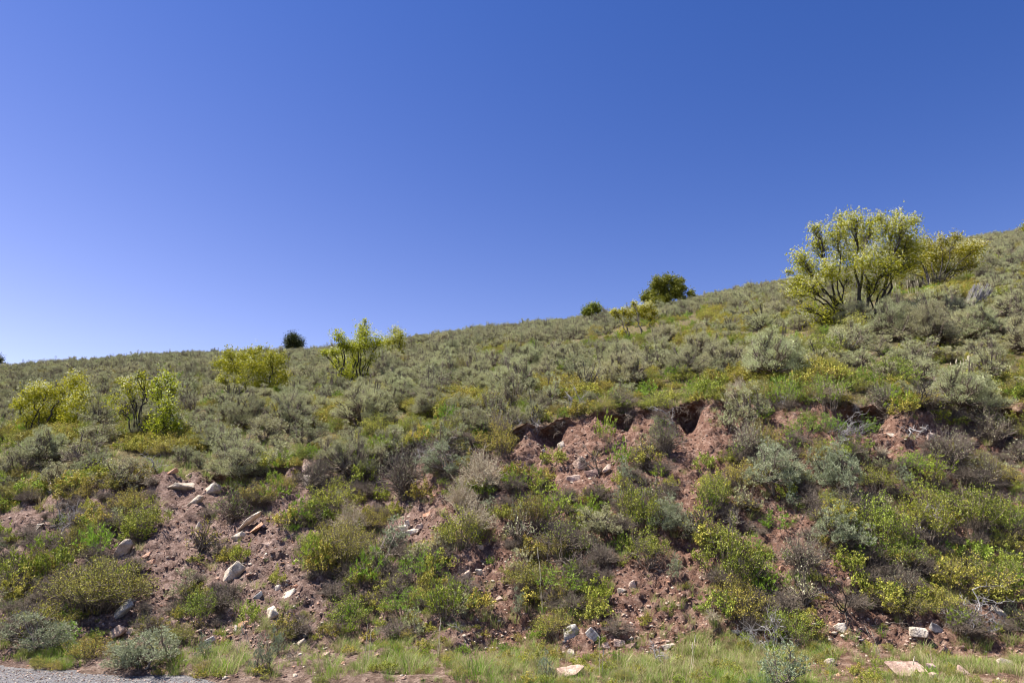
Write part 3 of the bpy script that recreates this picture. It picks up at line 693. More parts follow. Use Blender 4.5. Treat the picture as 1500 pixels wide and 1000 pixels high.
blob_tree('flowering_shrub', 'shrub', 'tall airy flowering shrub breaking the skyline left of the frame centre', (1045, 490),
 [(910, 150, 52, 32), (1090, 90, 42, 45), (1080, 150, 60, 40), (960, 205, 60, 36), (880, 262, 55, 26), (815, 258, 36, 16), (1020, 230, 80, 45), (1120, 205, 60, 45), (1180, 190, 45, 45), (920, 330, 60, 40, .7), (1040, 330, 80, 50, .7), (900, 455, 70, 36, .8, 0), (970, 400, 60, 40, .6, 0), (1095, 50, 16, 20), (1150, 300, 40, 50, .5), (1000, 430, 50, 40, .6, 0), (1090, 420, 50, 40, .6, 0)],
 *R8, seed=9, r0=.04, dens=.85, flowers=.22, stems=7, bspread=.3, L=.055, W=.04)
blob_tree('flowering_shrub', 'shrub', 'smaller upright flowering shrub on the skyline right of the tall airy one', (1315, 305),
 [(1310, 110, 45, 26), (1350, 140, 38, 28), (1300, 160, 45, 36), (1262, 190, 36, 36), (1340, 205, 36, 45), (1275, 255, 28, 36), (1340, 270, 30, 30, .6)],
 *R8, seed=10, r0=.035, dens=.6, flowers=.35, stems=5, bspread=.3, L=.06, W=.045)
blob_tree('flowering_shrub', 'shrub', 'flat-topped white flowering shrub below the wide skyline juniper', (540, 960),
 [(160, 600, 38, 36), (210, 645, 65, 50), (300, 600, 60, 45), (380, 640, 60, 50), (480, 590, 75, 60), (440, 510, 45, 28), (560, 560, 85, 60), (650, 545, 65, 55), (700, 620, 55, 50), (660, 685, 45, 36), (570, 650, 60, 50), (430, 482, 18, 16), (350, 760, 50, 60, .3), (290, 880, 60, 60, .5, 0), (700, 800, 40, 80, .4, 0)],
 *R7, seed=11, r0=.03, dens=1.15, flowers=.55, stems=8, bspread=.5, L=.055, W=.04)
JP = dict(forkp=.6, leafmat='juniper', flowers=0, L=.15, W=.07, dens=1.3, subs=12, depthf=.5)
blob_tree('juniper_tree', 'tree', 'wide bushy olive-green juniper, largest tree of the skyline conifers', (860, 500),
 [(560, 430, 50, 36), (620, 375, 65, 50), (700, 410, 85, 65), (760, 180, 55, 55), (720, 270, 75, 65), (880, 165, 55, 55), (830, 250, 80, 80), (980, 200, 75, 55), (1075, 190, 45, 36), (1000, 300, 110, 85), (1105, 290, 45, 55), (850, 360, 120, 90), (1040, 390, 60, 45), (740, 460, 110, 45), (900, 440, 100, 45), (1080, 420, 70, 30), (620, 450, 60, 30), (1190, 365, 42, 45), (1240, 388, 28, 12)],
 *R7, y=58, seed=12, r0=.06, **{**JP, 'dens': 1.9})
blob_tree('juniper_tree', 'tree', 'dark round tree alone on the left part of the skyline', (612, 262),
 [(610, 165, 42, 34), (580, 190, 32, 40), (640, 190, 36, 40), (610, 210, 58, 34), (570, 225, 26, 20), (650, 215, 24, 24), (615, 150, 22, 18)],
 *R8, y=78, seed=13, r0=.08, **{**JP, 'leafmat': 'juniper_dark'})
blob_tree('juniper_tree', 'tree', 'small low dark juniper left of the wide one on the skyline', (615, 310),
 [(600, 275, 36, 22), (640, 262, 28, 24), (625, 250, 22, 14), (575, 290, 18, 12), (655, 275, 16, 18), (610, 290, 40, 16)],
 *R3, y=66, seed=14, r0=.08, **JP)
blob_tree('juniper_tree', 'tree', 'sliver of a juniper at the right edge of the frame on the ridge', (1492, 195),
 [(1490, 165, 24, 22), (1500, 150, 20, 18)], *R4, y=70, seed=15, r0=.08, **JP)
blob_tree('juniper_tree', 'tree', 'sliver of a dark juniper at the left edge of the frame on the skyline', (-4, 325),
 [(-2, 290, 18, 20), (-14, 275, 20, 24)], *R1, y=78, seed=16, r0=.08, **{**JP, 'leafmat': 'juniper_dark'})

# ------------------------------------------------------------------ rocks
def rock(u, v, wpx, hpx, mat, label, ang=0., flat=.8, seed=0, name='rock'):
    p, n = hit(u, v + hpx * .3)
    if p is None: print('rock miss', label); return
    d = depth(p); w, h = 1.12 * wpx * d / F, 1.12 * hpx * d / F
    rr = np.random.RandomState(seed + int(u) * 7 + int(v))
    bm = bmesh.new()
    for q in unit(11, rr):
        s = np.sign(q) * np.abs(q) ** .5
        bm.verts.new(s * np.array([w * .56, max(w * .3, h * .5) * flat, h * .56]) * rr.uniform(.82, 1.08))
    res = bmesh.ops.convex_hull(bm, input=bm.verts)
    bmesh.ops.delete(bm, geom=[g for g in res['geom_interior'] if isinstance(g, bmesh.types.BMVert)], context='VERTS')
    bmesh.ops.triangulate(bm, faces=bm.faces)
    bmesh.ops.bevel(bm, geom=list(bm.edges), offset=.05 * min(w, h), segments=1, affect='EDGES')
    bmesh.ops.triangulate(bm, faces=bm.faces)
    for _ in range(2 if wpx < 18 else 3): bmesh.ops.subdivide_edges(bm, edges=[e for e in bm.edges if e.calc_length() > .1 * w], cuts=1, use_grid_fill=True)
    bmesh.ops.triangulate(bm, faces=bm.faces)
    co = np.array([vv.co for vv in bm.verts]); k = 3.2 / w
    dsp = fbm(co[:, 0] * k + seed, co[:, 1] * k, co[:, 2] * k + u, 4) * .035 * w + fbm(co[:, 0] * k * 5, co[:, 1] * k * 5, co[:, 2] * k * 5, 2) * .012 * w
    for vv, dd in zip(bm.verts, dsp): vv.co += vv.co.normalized() * float(dd)
    me = bpy.data.meshes.new(name); bm.to_mesh(me); bm.free()
    o = link(name, me, M[mat]); tag(o, label, 'rock')
    o.location = Vector(p + n * max(w * .3, h * .5) * flat * .5); o.rotation_euler = (rr.uniform(-.25, .05), math.radians(-ang), rr.uniform(-.3, .3))
    return o
ROCKS = [
 (62, 719, 20, 18, 'white_rock', 'pale block at the left bank edge beside dead twigs', 30),
 (60, 769, 12, 9, 'white_rock', 'small pale stone left of the heap of dead purple branches', 10),
 (176, 808, 40, 15, 'tan_rock', 'long tilted tan slab with dark lichen above the olive mound', 58),
 (171, 891, 36, 24, 'grey_rock', 'pale boulder with wood-like grain, largest at the lower left', 40),
 (194, 878, 11, 10, 'grey_rock', 'small round lichened stone touching the pale grained boulder', 0),
 (162, 925, 30, 14, 'pink_rock', 'flat pinkish slab below the pale grained boulder', 20),
 (192, 922, 13, 8, 'pink_rock', 'small pink stone right of the flat pinkish slab', 0),
 (214, 813, 14, 7, 'orange_rock', 'upper of two thin pinkish stones on the bare gully', 25),
 (220, 824, 15, 6, 'orange_rock', 'lower of two thin pinkish stones on the bare gully', 20),
 (339, 838, 38, 19, 'white_rock', 'bright white pointed rock on the stony slope', 45),
 (289, 769, 15, 10, 'white_rock', 'pale stone above the grey twiggy shrub on the stony slope', 40),
 (258, 713, 40, 15, 'tan_rock', 'wide tan slab under the left bank edge', 20),
 (288, 734, 22, 10, 'tan_rock', 'tan stone between the wide tan slab and the stony slope', 40),
 (310, 715, 24, 14, 'white_rock', 'cream rock just below the bank edge right of the wide tan slab', 25),
 (371, 765, 38, 17, 'white_rock', 'slanted pale slab, highest of the slab group on the stony slope', 42),
 (350, 783, 22, 13, 'white_rock', 'pale stone at the lower left end of the slab group', 35),
 (374, 777, 36, 7, 'orange_rock', 'thin orange slab under the slanted pale one', 25),
 (391, 796, 20, 9, 'pink_rock', 'tan wedge-shaped stone right below the slab group', 15),
 (338, 889, 15, 8, 'pink_rock', 'pinkish stone above the little shrub at lower left centre', 25),
 (395, 897, 22, 17, 'white_rock', 'white broken rock right of the little shrub at lower left centre', 25),
 (358, 914, 18, 12, 'orange_rock', 'orange angular stone below the little shrub at lower left centre', 10),
 (346, 919, 5, 11, 'white_rock', 'narrow white upright stone beside the orange angular one', 5),
 (379, 871, 14, 9, 'grey_rock', 'grey slanted stone between the pointed white rock and the white ones', 50),
 (419, 868, 24, 16, 'white_rock', 'white blocky rock at the right of the stony slope', 20),
 (405, 860, 12, 7, 'white_rock', 'small white stone just left of the white blocky rock', 20),
 (452, 702, 15, 24, 'white_rock', 'pale upright stone standing under the bank edge', 5),
 (450, 681, 12, 13, 'pink_rock', 'pinkish stone right above the pale upright one', 10),
 (384, 768, 12, 8, 'pink_rock', 'small pink stone right of the slab group', 10),
 (600, 765, 12, 11, 'white_rock', 'bright white top stone of the small rock pile', 10),
 (590, 771, 18, 9, 'white_rock', 'white left stone of the small rock pile', 15),
 (604, 777, 19, 10, 'white_rock', 'pale right stone of the small rock pile', 10),
 (588, 782, 16, 9, 'grey_rock', 'grey bottom stone of the small rock pile', 0),
 (616, 769, 14, 7, 'pink_rock', 'pink stone just right of the small rock pile', 10),
 (627, 751, 12, 8, 'orange_rock', 'orange stone above and right of the small rock pile', 20),
 (701, 799, 11, 9, 'pink_rock', 'pinkish stone right of the glossy leafy shrub', 10),
 (680, 839, 13, 11, 'pink_rock', 'dusty pink stone left of a pale chip on the central bare patch', 10),
 (701, 836, 10, 9, 'white_rock', 'pale chip on the central bare pinkish patch', 10),
 (732, 877, 11, 10, 'pink_rock', 'tan stone left of the small pale sagebrush above the verge', 60),
 (823, 650, 11, 13, 'white_rock', 'white stone under the middle overhang', 10),
 (795, 673, 16, 13, 'pink_rock', 'pale pink rounded rock below the middle overhang', 35),
 (796, 660, 10, 7, 'white_rock', 'small white stone above the pale pink rounded rock', 30),
 (850, 675, 19, 17, 'pink_rock', 'tan block of rock in the middle of the upper bank', 30),
 (880, 675, 12, 6, 'orange_rock', 'flat orange stone right of the tan block', 15),
 (838, 700, 20, 10, 'pink_rock', 'low pink rock just below the tan block', 10),
 (866, 692, 20, 14, 'red_rock', 'dusty red-brown rock lying right of and below the tan block', 20),
 (889, 684, 13, 9, 'pink_rock', 'pink stone at the right end of a thin bare branch', 20),
 (906, 637, 12, 14, 'orange_rock', 'orange-pink stone at the left of the dark middle overhang', 0),
 (1078, 820, 22, 11, 'white_rock', 'pale flat rock inside the tall tangled shrub', 10),
 (1145, 831, 8, 8, 'orange_rock', 'little orange stone right of the tall tangled shrub', 0),
 (924, 854, 15, 11, 'pink_rock', 'brownish pink stone at the left of the lower bare red slope', 30),
 (912, 862, 14, 8, 'tan_rock', 'tan stone lying just left of the brownish pink one', 20),
 (907, 940, 18, 10, 'pink_rock', 'peach flat stone where the lower bare slope meets the grass', 0),
 (926, 946, 16, 9, 'red_rock', 'dull pink stone right of the peach flat one', 10),
 (979, 946, 20, 10, 'white_rock', 'cream wavy-edged stone at the foot of the lower bare slope', 5),
 (1077, 924, 15, 6, 'white_rock', 'thin pale stone left of the dead sticks near the bottom', 0),
 (838, 925, 28, 20, 'grey_rock', 'grey-pink hollowed rock above the verge in the centre', 20),
 (866, 927, 15, 18, 'grey_rock', 'grey rock just right of the hollowed one', 40),
 (837, 954, 10, 11, 'white_rock', 'little cream stone below the hollowed rock', 0),
 (836, 984, 38, 18, 'pink_rock', 'large pale stone half buried in the grass at the bottom centre', 5),
 (886, 942, 12, 9, 'pink_rock', 'pale stone between the hollowed rock and the peach flat stone', 0),
 (676, 942, 18, 9, 'red_rock', 'dull red stone under the curved grey root', 0),
 (310, 932, 12, 10, 'grey_rock', 'dark grey stone at the bottom of the stony slope', 40),
 (327, 937, 15, 12, 'orange_rock', 'dusty orange rock at the bottom of the stony slope', 20),
 (440, 942, 18, 9, 'tan_rock', 'tan flat stone at the grass edge, left of centre', 25),
 (457, 945, 13, 9, 'red_rock', 'reddish stone touching the tan flat one at the grass edge', 10),
 (476, 958, 14, 9, 'pink_rock', 'pink stone in the grass right below the reddish one', 0),
 (449, 918, 15, 10, 'red_rock', 'broad dusty pink stone above the tan flat one', 30),
 (528, 935, 9, 9, 'orange_rock', 'small orange stone at the foot of the leafy shrub with the hollow', 0),
 (546, 926, 10, 9, 'pink_rock', 'pale pink stone right of the small orange one', 30),
 (270, 967, 16, 9, 'tan_rock', 'brown-tan stone hidden in bright green roadside grass', 0),
 (1230, 920, 18, 14, 'white_rock', 'white angular stone alone on bare soil at the lower right', 10),
 (1220, 912, 10, 7, 'orange_rock', 'small orange stone touching the white angular one', 0),
 (1254, 849, 13, 9, 'red_rock', 'red-brown stone in the leaves above the white angular one', 20),
 (1345, 923, 26, 13, 'white_rock', 'whitish stone half hidden by grass below dead branches at lower right', 0),
 (1369, 919, 22, 12, 'grey_rock', 'pale greenish stone wedged under the black branch', 330),
 (1387, 956, 26, 19, 'red_rock', 'rough red-brown boulder near the bottom right', 330),
 (1332, 982, 62, 22, 'pink_rock', 'large flat pale pink slab in the grass at the bottom right', 355),
 (1361, 977, 18, 13, 'pink_rock', 'knobbly pale stone at the right tip of the large flat slab', 0),
 (1366, 992, 16, 13, 'pink_rock', 'pinkish stone cut by the bottom edge beside the large slab', 0),
 (1412, 983, 24, 14, 'pink_rock', 'pale stone in the grass right of the red-brown boulder', 320),
 (1474, 970, 22, 12, 'tan_rock', 'tan stone near the bottom right corner among dead branches', 0),
 (1460, 894, 22, 11, 'tan_rock', 'tan stone under the yellowish leafy patch at lower right', 320),
 (1216, 970, 18, 12, 'tan_rock', 'dull tan stone in dry grass at the bottom, right of centre', 0),
 (1307, 637, 15, 6, 'white_rock', 'pale flat stone on the red ledge between grey roots', 0),
 (1361, 639, 15, 13, 'pink_rock', 'pale rock at the right end of the red ledge', 0),
 (252, 690, 15, 8, 'orange_rock', 'reddish stone on the soil at the left bank edge', 20),
 (277, 696, 12, 6, 'pink_rock', 'pink stone right of the reddish one at the left bank edge', 20),
 (104, 826, 10, 7, 'white_rock', 'pale chip left of the leafy shrub at the far left', 20),
]
for k, r in enumerate(ROCKS): rock(*r[:6], ang=r[6], seed=k)

def near_rock(u, v):
    return any(abs(u - q[0]) < q[2] * .55 + 5 and -q[3] * .5 < v - q[1] < q[3] * .5 + 16 for q in ROCKS)
# ------------------------------------------------------------------ dead branches, roots, sticks
def dead(u, v, wpx, ang, label, mat='silver', var=0, tilt=-.5, name='dead_branch', cat='dead wood', group=None, thick=1):
    p, n = hit(u, v)
    if p is None: return
    s = wpx * depth(p) / F
    me = DEAD[var].copy(); me.materials.clear(); me.materials.append(M[mat])
    o = link(name, me); tag(o, label, cat, group)
    o.location = Vector(p + n * .03); o.rotation_mode = 'XYZ'
    R = Matrix.Rotation(math.radians(ang), 4, 'Y') @ Matrix.Rotation(tilt, 4, 'X')
    o.rotation_euler = R.to_euler(); o.scale = (s, s, s); return o
dead(108, 776, 56, 5, 'heap of dead purple-grey branches on the left bank', 'silver', 2, .3)
dead(84, 770, 50, -30, 'dark dead twigs leaning out of the heap on the left bank', 'bark', 5, .2)
dead(1146, 590, 46, 150, 'fan of bare white branches hanging from the bank edge', 'silver', 2, .5)
dead(1130, 594, 50, -150, 'grey branches drooping left of the white fan', 'silver', 5, .5)
dead(985, 618, 52, -120, 'weathered grey root stump reaching left under the middle overhang', 'silver', 1, .5)
dead(1000, 622, 46, 170, 'tangle of thin grey roots below the weathered stump', 'twig', 2, .5)
dead(780, 616, 40, -120, 'bare grey roots of the little tree-like sagebrush', 'silver', 5, .5)
dead(850, 602, 46, -60, 'dry grey branch lying on the middle bank edge', 'silver', 4, .5)
dead(660, 646, 70, -110, 'tangle of dead roots spilling over the bank edge right of the deep hollow', 'twig', 2, .6)
dead(640, 660, 60, -160, 'silvery crooked branches hanging into the deep hollow', 'silver', 3, .6)
dead(600, 668, 66, 175, 'dark roots hanging in the deep hollow', 'bark', 0, .6)
dead(1290, 592, 52, 170, 'curved pale roots dangling over the right overhang', 'silver', 3, .8)
dead(1228, 640, 60, 70, 'grey tangled branches lying left of the red ledge', 'silver', 2, .7)
dead(1280, 632, 44, 165, 'forked pale root running down the red ledge', 'silver', 4, .7)
dead(1330, 628, 58, 145, 'brown bare roots crossing the right end of the red ledge', 'silver', 1, .7)
dead(1350, 600, 62, -20, 'black gnarled dead bush standing on the right bank edge', 'bark', 0, .1)
dead(1232, 548, 34, 20, 'crooked dark dead stick on the slope below the large tree', 'bark', 4, 0)
dead(1190, 548, 34, -50, 'pale dead stick left of the crooked dark one', 'silver', 4, 0)
dead(1112, 520, 32, -30, 'dark crooked branch on the slope left of the large tree', 'bark', 4, 0)
dead(1330, 884, 54, -75, 'long dark branch arching to the left above the white half-hidden stone', 'bark', 4, .3)
dead(1322, 882, 56, 130, 'black branch running down right to the greenish stone', 'bark', 1, .6)
dead(1420, 906, 62, -100, 'spiky grey dead branches above the red-brown boulder', 'silver', 0, .4)
dead(1425, 908, 70, 110, 'long grey dead branches reaching to the lower right corner', 'silver', 3, .5)
dead(1240, 898, 60, -60, 'thin dark branch slanting above the white angular stone', 'bark', 4, .4)
dead(1296, 920, 40, 170, 'grey root hanging over bare soil right of the white angular stone', 'twig', 5, .6)
dead(1108, 950, 52, -20, 'bundle of dead grey sticks near the bottom, right of centre', 'silver', 2, .2)
dead(1130, 952, 66, 60, 'pale sticks spreading right from the dead bundle', 'silver', 5, .2)
dead(676, 926, 30, -110, 'curved grey root on the bank foot left of centre', 'silver', 4, .4)
dead(420, 968, 30, 60, 'dry curved twig beside the little sagebrush in the verge grass', 'twig', 1, .2)
dead(500, 926, 30, -30, 'thin bare branch at the foot of the leafy shrub with the hollow', 'twig', 4, .3)
dead(880, 690, 60, -75, 'thin bare branch arching over the scattered pale rocks', 'twig', 4, .3)
dead(840, 840, 60, 30, 'dark dead sticks at mid bank right of the purple brush', 'twig', 3, .3)
dead(560, 836, 70, -20, 'long grey stick leaning beside the grey-green sagebrush tufts', 'twig', 4, .2)
dead(1335, 760, 56, 140, 'grey stick poking out of the leafy thicket', 'silver', 4, .4)
dead(960, 968, 36, 75, 'grey stick lying in the grass below the lower bare slope', 'silver', 4, .2)
dead(60, 694, 44, 80, 'dark fallen branch at the far left of the bank edge', 'bark', 1, .3)
dead(225, 690, 40, 60, 'bare grey branches below the pair of flowering shrubs', 'silver', 3, .3)
dead(950, 834, 60, 40, 'grey fallen sticks under the low leafy shrub beside the red gully', 'twig', 5, .3)
lr = random.Random(9)
for k in range(34):
    u = lr.uniform(560, 1500); v = float(np.interp(u, LIPU, LIPV)) + lr.uniform(-4, 10)
    dead(u, v, lr.uniform(22, 44), 180 + lr.uniform(-50, 50), 'thin grey root or dead twig dangling from the bank edge', lr.choice(['twig', 'twig', 'dark_twig', 'silver']), lr.choice([0, 2, 3, 5]), .5, 'dangling_root', 'root', 'roots dangling from the bank edge')
# straw-coloured stems beside the large tree
def stems(u, v, wpx, hpx, n, label, lean, mat='straw', seed=0, name='dry_plant', rad=.006):
    p, _ = hit(u, v); rr = np.random.RandomState(seed); d = depth(p); w, h = wpx * d / F, hpx * d / F; mb = MB()
    for k in range(n):
        x = rr.uniform(-.5, .5) * w; y_ = rr.uniform(-.3, .3) * w * .5
        e = np.array([x + lean * h + rr.normal() * .04 * h, y_, h * rr.uniform(.6, 1.05)]); b = np.array([x, y_, -.08])
        mb.tube(wiggle(b, e, 5, .008 * h, rr), np.linspace(rad, rad * .5, 5), 3)
        mb.tube(np.array([e - (e - b) * .16, e]), [rad * 1.7, rad * .8], 4)
    o = link(name, mb.mesh(name), M[mat]); o.location = Vector(p); tag(o, label, 'dry stems'); return o
stems(1416, 462, 26, 48, 90, 'pale leaning bundle of bare stems right of the large flowering tree', .6, 'silver', 1, rad=.006)
stems(1330, 432, 90, 26, 34, 'upright straw stalks behind the sagebrush under the large tree', .02, 'straw', 2)
stems(1420, 548, 50, 28, 26, 'dry upright stalks above the broad pale sagebrush at the bank edge', .03, 'straw', 3)
for k, (u, v, h, ln) in enumerate([(346, 962, 60, .1), (532, 972, 56, 0), (541, 970, 46, 0), (795, 900, 110, 0), (1296, 968, 70, -.2), (880, 990, 60, .1), (1330, 994, 34, .3), (138, 812, 26, -.08), (372, 950, 44, -.4), (1180, 980, 70, -.5), (640, 960, 50, .05), (1010, 985, 50, .2)]):
    labs = ['left of the little verge sagebrushes', 'in front of the leafy shrub with the hollow', 'just right of another stalk at the foot of the leafy shrub', 'reaching up to mid bank in the centre', 'slanting below the white angular stone', 'rising beside the half-buried pale stone', 'over the large flat pink slab', 'above the tilted tan slab', 'slanting across the grass at lower left', 'leaning left across the dead sticks near the bottom', 'under the bright green patches', 'in the grass right of centre']
    stems(u, v, 6, h, 2, 'thin pale grass stalk ' + labs[k], ln, 'straw', 50 + k, 'grass_stalk', .0035)

# ------------------------------------------------------------------ fill: smaller plants on the cut bank
BARE = [(590, 705, 50, 40), (810, 640, 66, 26), (915, 632, 64, 30), (1012, 645, 46, 44), (1265, 618, 64, 26), (745, 645, 36, 24), (262, 800, 46, 78), (222, 868, 36, 50), (392, 830, 48, 56), (150, 925, 60, 20), (718, 838, 46, 54), (862, 655, 66, 40), (790, 650, 40, 26), (1040, 630, 44, 40), (1014, 700, 34, 60), (975, 876, 88, 76), (1012, 770, 26, 56), (1215, 880, 30, 70), (1308, 640, 52, 20), (1180, 800, 26, 40), (640, 760, 30, 26), (450, 890, 50, 40), (1470, 600, 40, 18), (270, 708, 60, 22), (20, 765, 26, 16), (920, 600, 80, 24), (780, 615, 60, 12), (700, 920, 120, 22), (330, 920, 90, 24), (1280, 930, 70, 26), (360, 780, 60, 30)]
ZB = ['left of the bare pink gully', 'around the stony slope left of centre', 'between the stony slope and the deep hollow', 'below the middle overhang', 'around the bare red gully', 'below the silvery sagebrushes', 'near the leafy thicket at the right']
ZU = [230, 420, 640, 840, 1060, 1270, 2700]
fill = 0; tries = 0
KN = {'leafy': 'small leafy green shrub', 'olive': 'small yellow-olive shrub', 'bright': 'small bright green sprig', 'twigs': 'small grey twiggy tuft', 'sage': 'small pale sagebrush', 'sage_blue': 'small pale sagebrush', 'dry': 'small dry brown tuft', 'sage_open': 'half-bare sagebrush'}
frs = random.Random(21)
FP = []
while fill < 350 and tries < 9000:
    tries += 1
    u = frs.uniform(-330, 1800); lv = float(np.interp(u, LIPU, LIPV)); v = lv + 8 + (940 - lv - 8) * frs.random()
    bare = any(((u - a) / c) ** 2 + ((v - b) / d) ** 2 < 1 for a, b, c, d in BARE)
    if bare and frs.random() > .04: continue
    sz = frs.uniform(24, 78) * (.5 if bare else 1)
    if any((u - a) ** 2 + ((v - b) * 1.25) ** 2 < (.34 * (sz + c)) ** 2 for a, b, c in FP): continue
    if any(abs(u - q[0]) < (sz * 1.1 + q[2]) * .55 and -q[3] * .6 < v - q[1] < sz * .8 + q[3] * .5 for q in ROCKS): continue
    nz = float(noise3(u * .011, v * .011, 8.)); nz2 = float(noise3(u * .02, v * .02, 28.))
    k = frs.choices(['leafy', 'olive', 'bright', 'twigs', 'sage', 'sage_blue', 'dry', 'sage_open'],
                    [3 + 3 * max(nz, 0), 2.5 + 4 * max(-nz, 0) + (2 if u < 600 else 0), 3 + 3 * max(nz2, 0), 1.1 + 1.8 * max(-nz2, 0), .8, .4, .8, .9])[0]
    zi = next(i for i, z in enumerate(ZU) if u < z)
    if px_plant(k, u, v, sz * frs.uniform(.9, 1.3), sz * frs.uniform(.6, .95), KN[k] + ' on the cut bank ' + ZB[zi], 'small bank plants ' + ZB[zi]):
        FP.append((u, v, sz)); fill += 1

lf_ = random.Random(77)
for k in range(44):
    u = lf_.uniform(540, 1510)
    if 770 < u < 850 or 955 < u < 1045 or 1240 < u < 1300: continue
    kd_ = lf_.choice(['twigs', 'sage_open', 'bright', 'dry', 'olive', 'sage'])
    px_plant(kd_, u, float(np.interp(u, LIPU, LIPV)) + lf_.uniform(4, 20), lf_.uniform(34, 70), lf_.uniform(26, 44), KN[kd_] + ' half hanging over the bank edge between the dark hollows', 'brush hanging over the bank edge')
# ------------------------------------------------------------------ fill: sagebrush over the hill
YP = [(1095, 462, 72, 17), (1010, 498, 46, 12), (700, 512, 60, 9), (440, 612, 95, 18), (660, 596, 70, 14), (560, 575, 50, 10), (820, 575, 80, 14), (1150, 555, 80, 18), (60, 640, 50, 12), (250, 655, 60, 14), (900, 556, 50, 10), (1400, 430, 40, 10)]
hr = np.random.RandomState(33)
SLM = []   # taller shrubs already standing there
pts = []; cell = {}
def ok(x, y, r):
    g = 1.0; cx, cy = int(x // g), int(y // g)
    for i in range(cx - 2, cx + 3):
        for j in range(cy - 2, cy + 3):
            for (a, b, c) in cell.get((i, j), ()):
                if (a - x) ** 2 + (b - y) ** 2 < (.8 * (r + c)) ** 2: return False
    cell.setdefault((cx, cy), []).append((x, y, r)); return True
for t in range(64000):
    y = 12.6 + 74 * hr.rand() ** .8; x = (hr.rand() * 2 - 1) * (y * 1.2 + 3)
    u = az2u(x / y)
    ylip = 12.5 + .55 * float(noise3(x / y * 4, 0, 1)) + .22 * float(noise3(x / y * 17, 0, 5))
    if y < ylip + .25: continue
    open_patch = float(noise3(x * .3, y * .3, 77.))
    if y < 22 and open_patch > .55: continue
    if y >= 22 and float(noise3(x * .14, y * .14, 7.)) > .6: continue
    if y > 13.5:
        pu_, pv_ = proj((x, y, 1.6 + y * float(te(np.interp(u, SKYU, SKYV)) - (te(np.interp(u, SKYU, SKYV)) - te(np.interp(u, LIPU, LIPV))) * (12.5 / y) ** 1.5)))
        if any(((pu_ - q[0]) / q[2]) ** 2 + ((pv_ - q[1]) / q[3]) ** 2 < 1 for q in YP) and hr.rand() < .8: continue
    if any(by - 3.6 < y < by + .2 and a * y / by - .1 < x < c * y / by + .1 for a, c, by in TREEB[:-5]) and not (x / y > .5 and y < 22): continue
    sz = hr.uniform(.42, 1.0) * (1 + .25 * (hr.rand() < .2))
    if y < 21: sz *= 1.3
    if hr.rand() < .07: sz *= 1.35
    if y < ylip + 1.1: sz *= .55
    if ok(x, y, sz * .5): pts.append((x, y, sz))
print('slope sagebrush', len(pts))
def vis_size(p): return p[2] / p[1] if abs(p[0]) < p[1] * .8 else 0
pts.sort(key=lambda p: -vis_size(p))
ZS = [(150, 'below and around the round far-left flowering shrub'), (300, 'around the pair of flowering shrubs'), (450, 'below the dense yellow-green flowering shrub'), (620, 'below the tall airy flowering shrub'), (780, 'above the deep hollow, left of centre'), (900, 'above the little tree-like sagebrush'), (1040, 'below the flat-topped flowering shrub'), (1150, 'left of the large flowering tree'), (1330, 'around the foot of the large flowering tree'), (2000, 'right of the large flowering tree')]
VN = {'sage': 'rounded grey-green sagebrush', 'sage_open': 'twiggy sagebrush', 'sage_dark': 'dark-trunked sagebrush', 'olive': 'yellow-leaved low shrub'}
NIND = 195
far = []
for k, (x, y, s) in enumerate(pts):
    z, n = ground(x, y)
    if z is None: continue
    if k < NIND:
        kind = rk.choices(['sage', 'sage_open', 'sage_dark', 'olive'], [6, 2.2, 1.6, .8])[0]
        u, v = proj((x, y, z)); zn = next(t for c, t in ZS if u < c)
        hrow = 'at the bank edge' if y < 15.5 else 'upslope'
        plant(kind, (x, y, z - .03), s * 1.05, s * .74 * rk.uniform(.8, 1.15), VN[kind] + ' ' + hrow + ' ' + zn, 'sagebrush ' + hrow + ' ' + zn, (rk.uniform(-.1, .1), .1))
    else: far.append((x, y, z - .03, s))

# named sagebrush around the big tree
for (kk, u, v, w, h, lab) in [
 ('sage', 1312, 500, 82, 74, 'tall grey-green sagebrush directly in front of the large flowering tree, left one'),
 ('sage_open', 1372, 512, 92, 84, 'big spreading grey sagebrush with a black belly right of the tree trunks'),
 ('sage', 1268, 505, 44, 36, 'low sagebrush covering the trunk foot of the large flowering tree'),
 ('sage_open', 1450, 500, 80, 60, 'grey dry-topped sagebrush right of the pale leaning stem bundle'),
 ('leafy', 1210, 530, 70, 58, 'green leafy undergrowth left of the trunk foot of the large tree'),
 ('leafy', 1310, 556, 80, 40, 'yellow-green low leaves in the shade below the big spreading sagebrush'),
 ('sage_dark', 540, 626, 62, 46, 'sagebrush with a curved black trunk on the slope below the tall airy shrub'),
 ('sage_dark', 430, 625, 44, 40, 'small sagebrush on a dark forked stem right of the dense yellow-green shrub'),
 ('sage_open', 910, 545, 72, 56, 'tall fan-shaped sagebrush in the open below the flat-topped flowering shrub'),
 ('sage_dark', 870, 575, 66, 48, 'bright-tipped sagebrush with crooked dark stems below the fan-shaped one'),
 ('sage_dark', 1075, 548, 70, 50, 'silvery sagebrush on bare black stems left of the pale dead stick'),
 ('sage_open', 650, 566, 70, 56, 'wide grey sagebrush with visible dark limbs, centre left slope')]:
    px_plant(kk, u, v, w, h, lab)

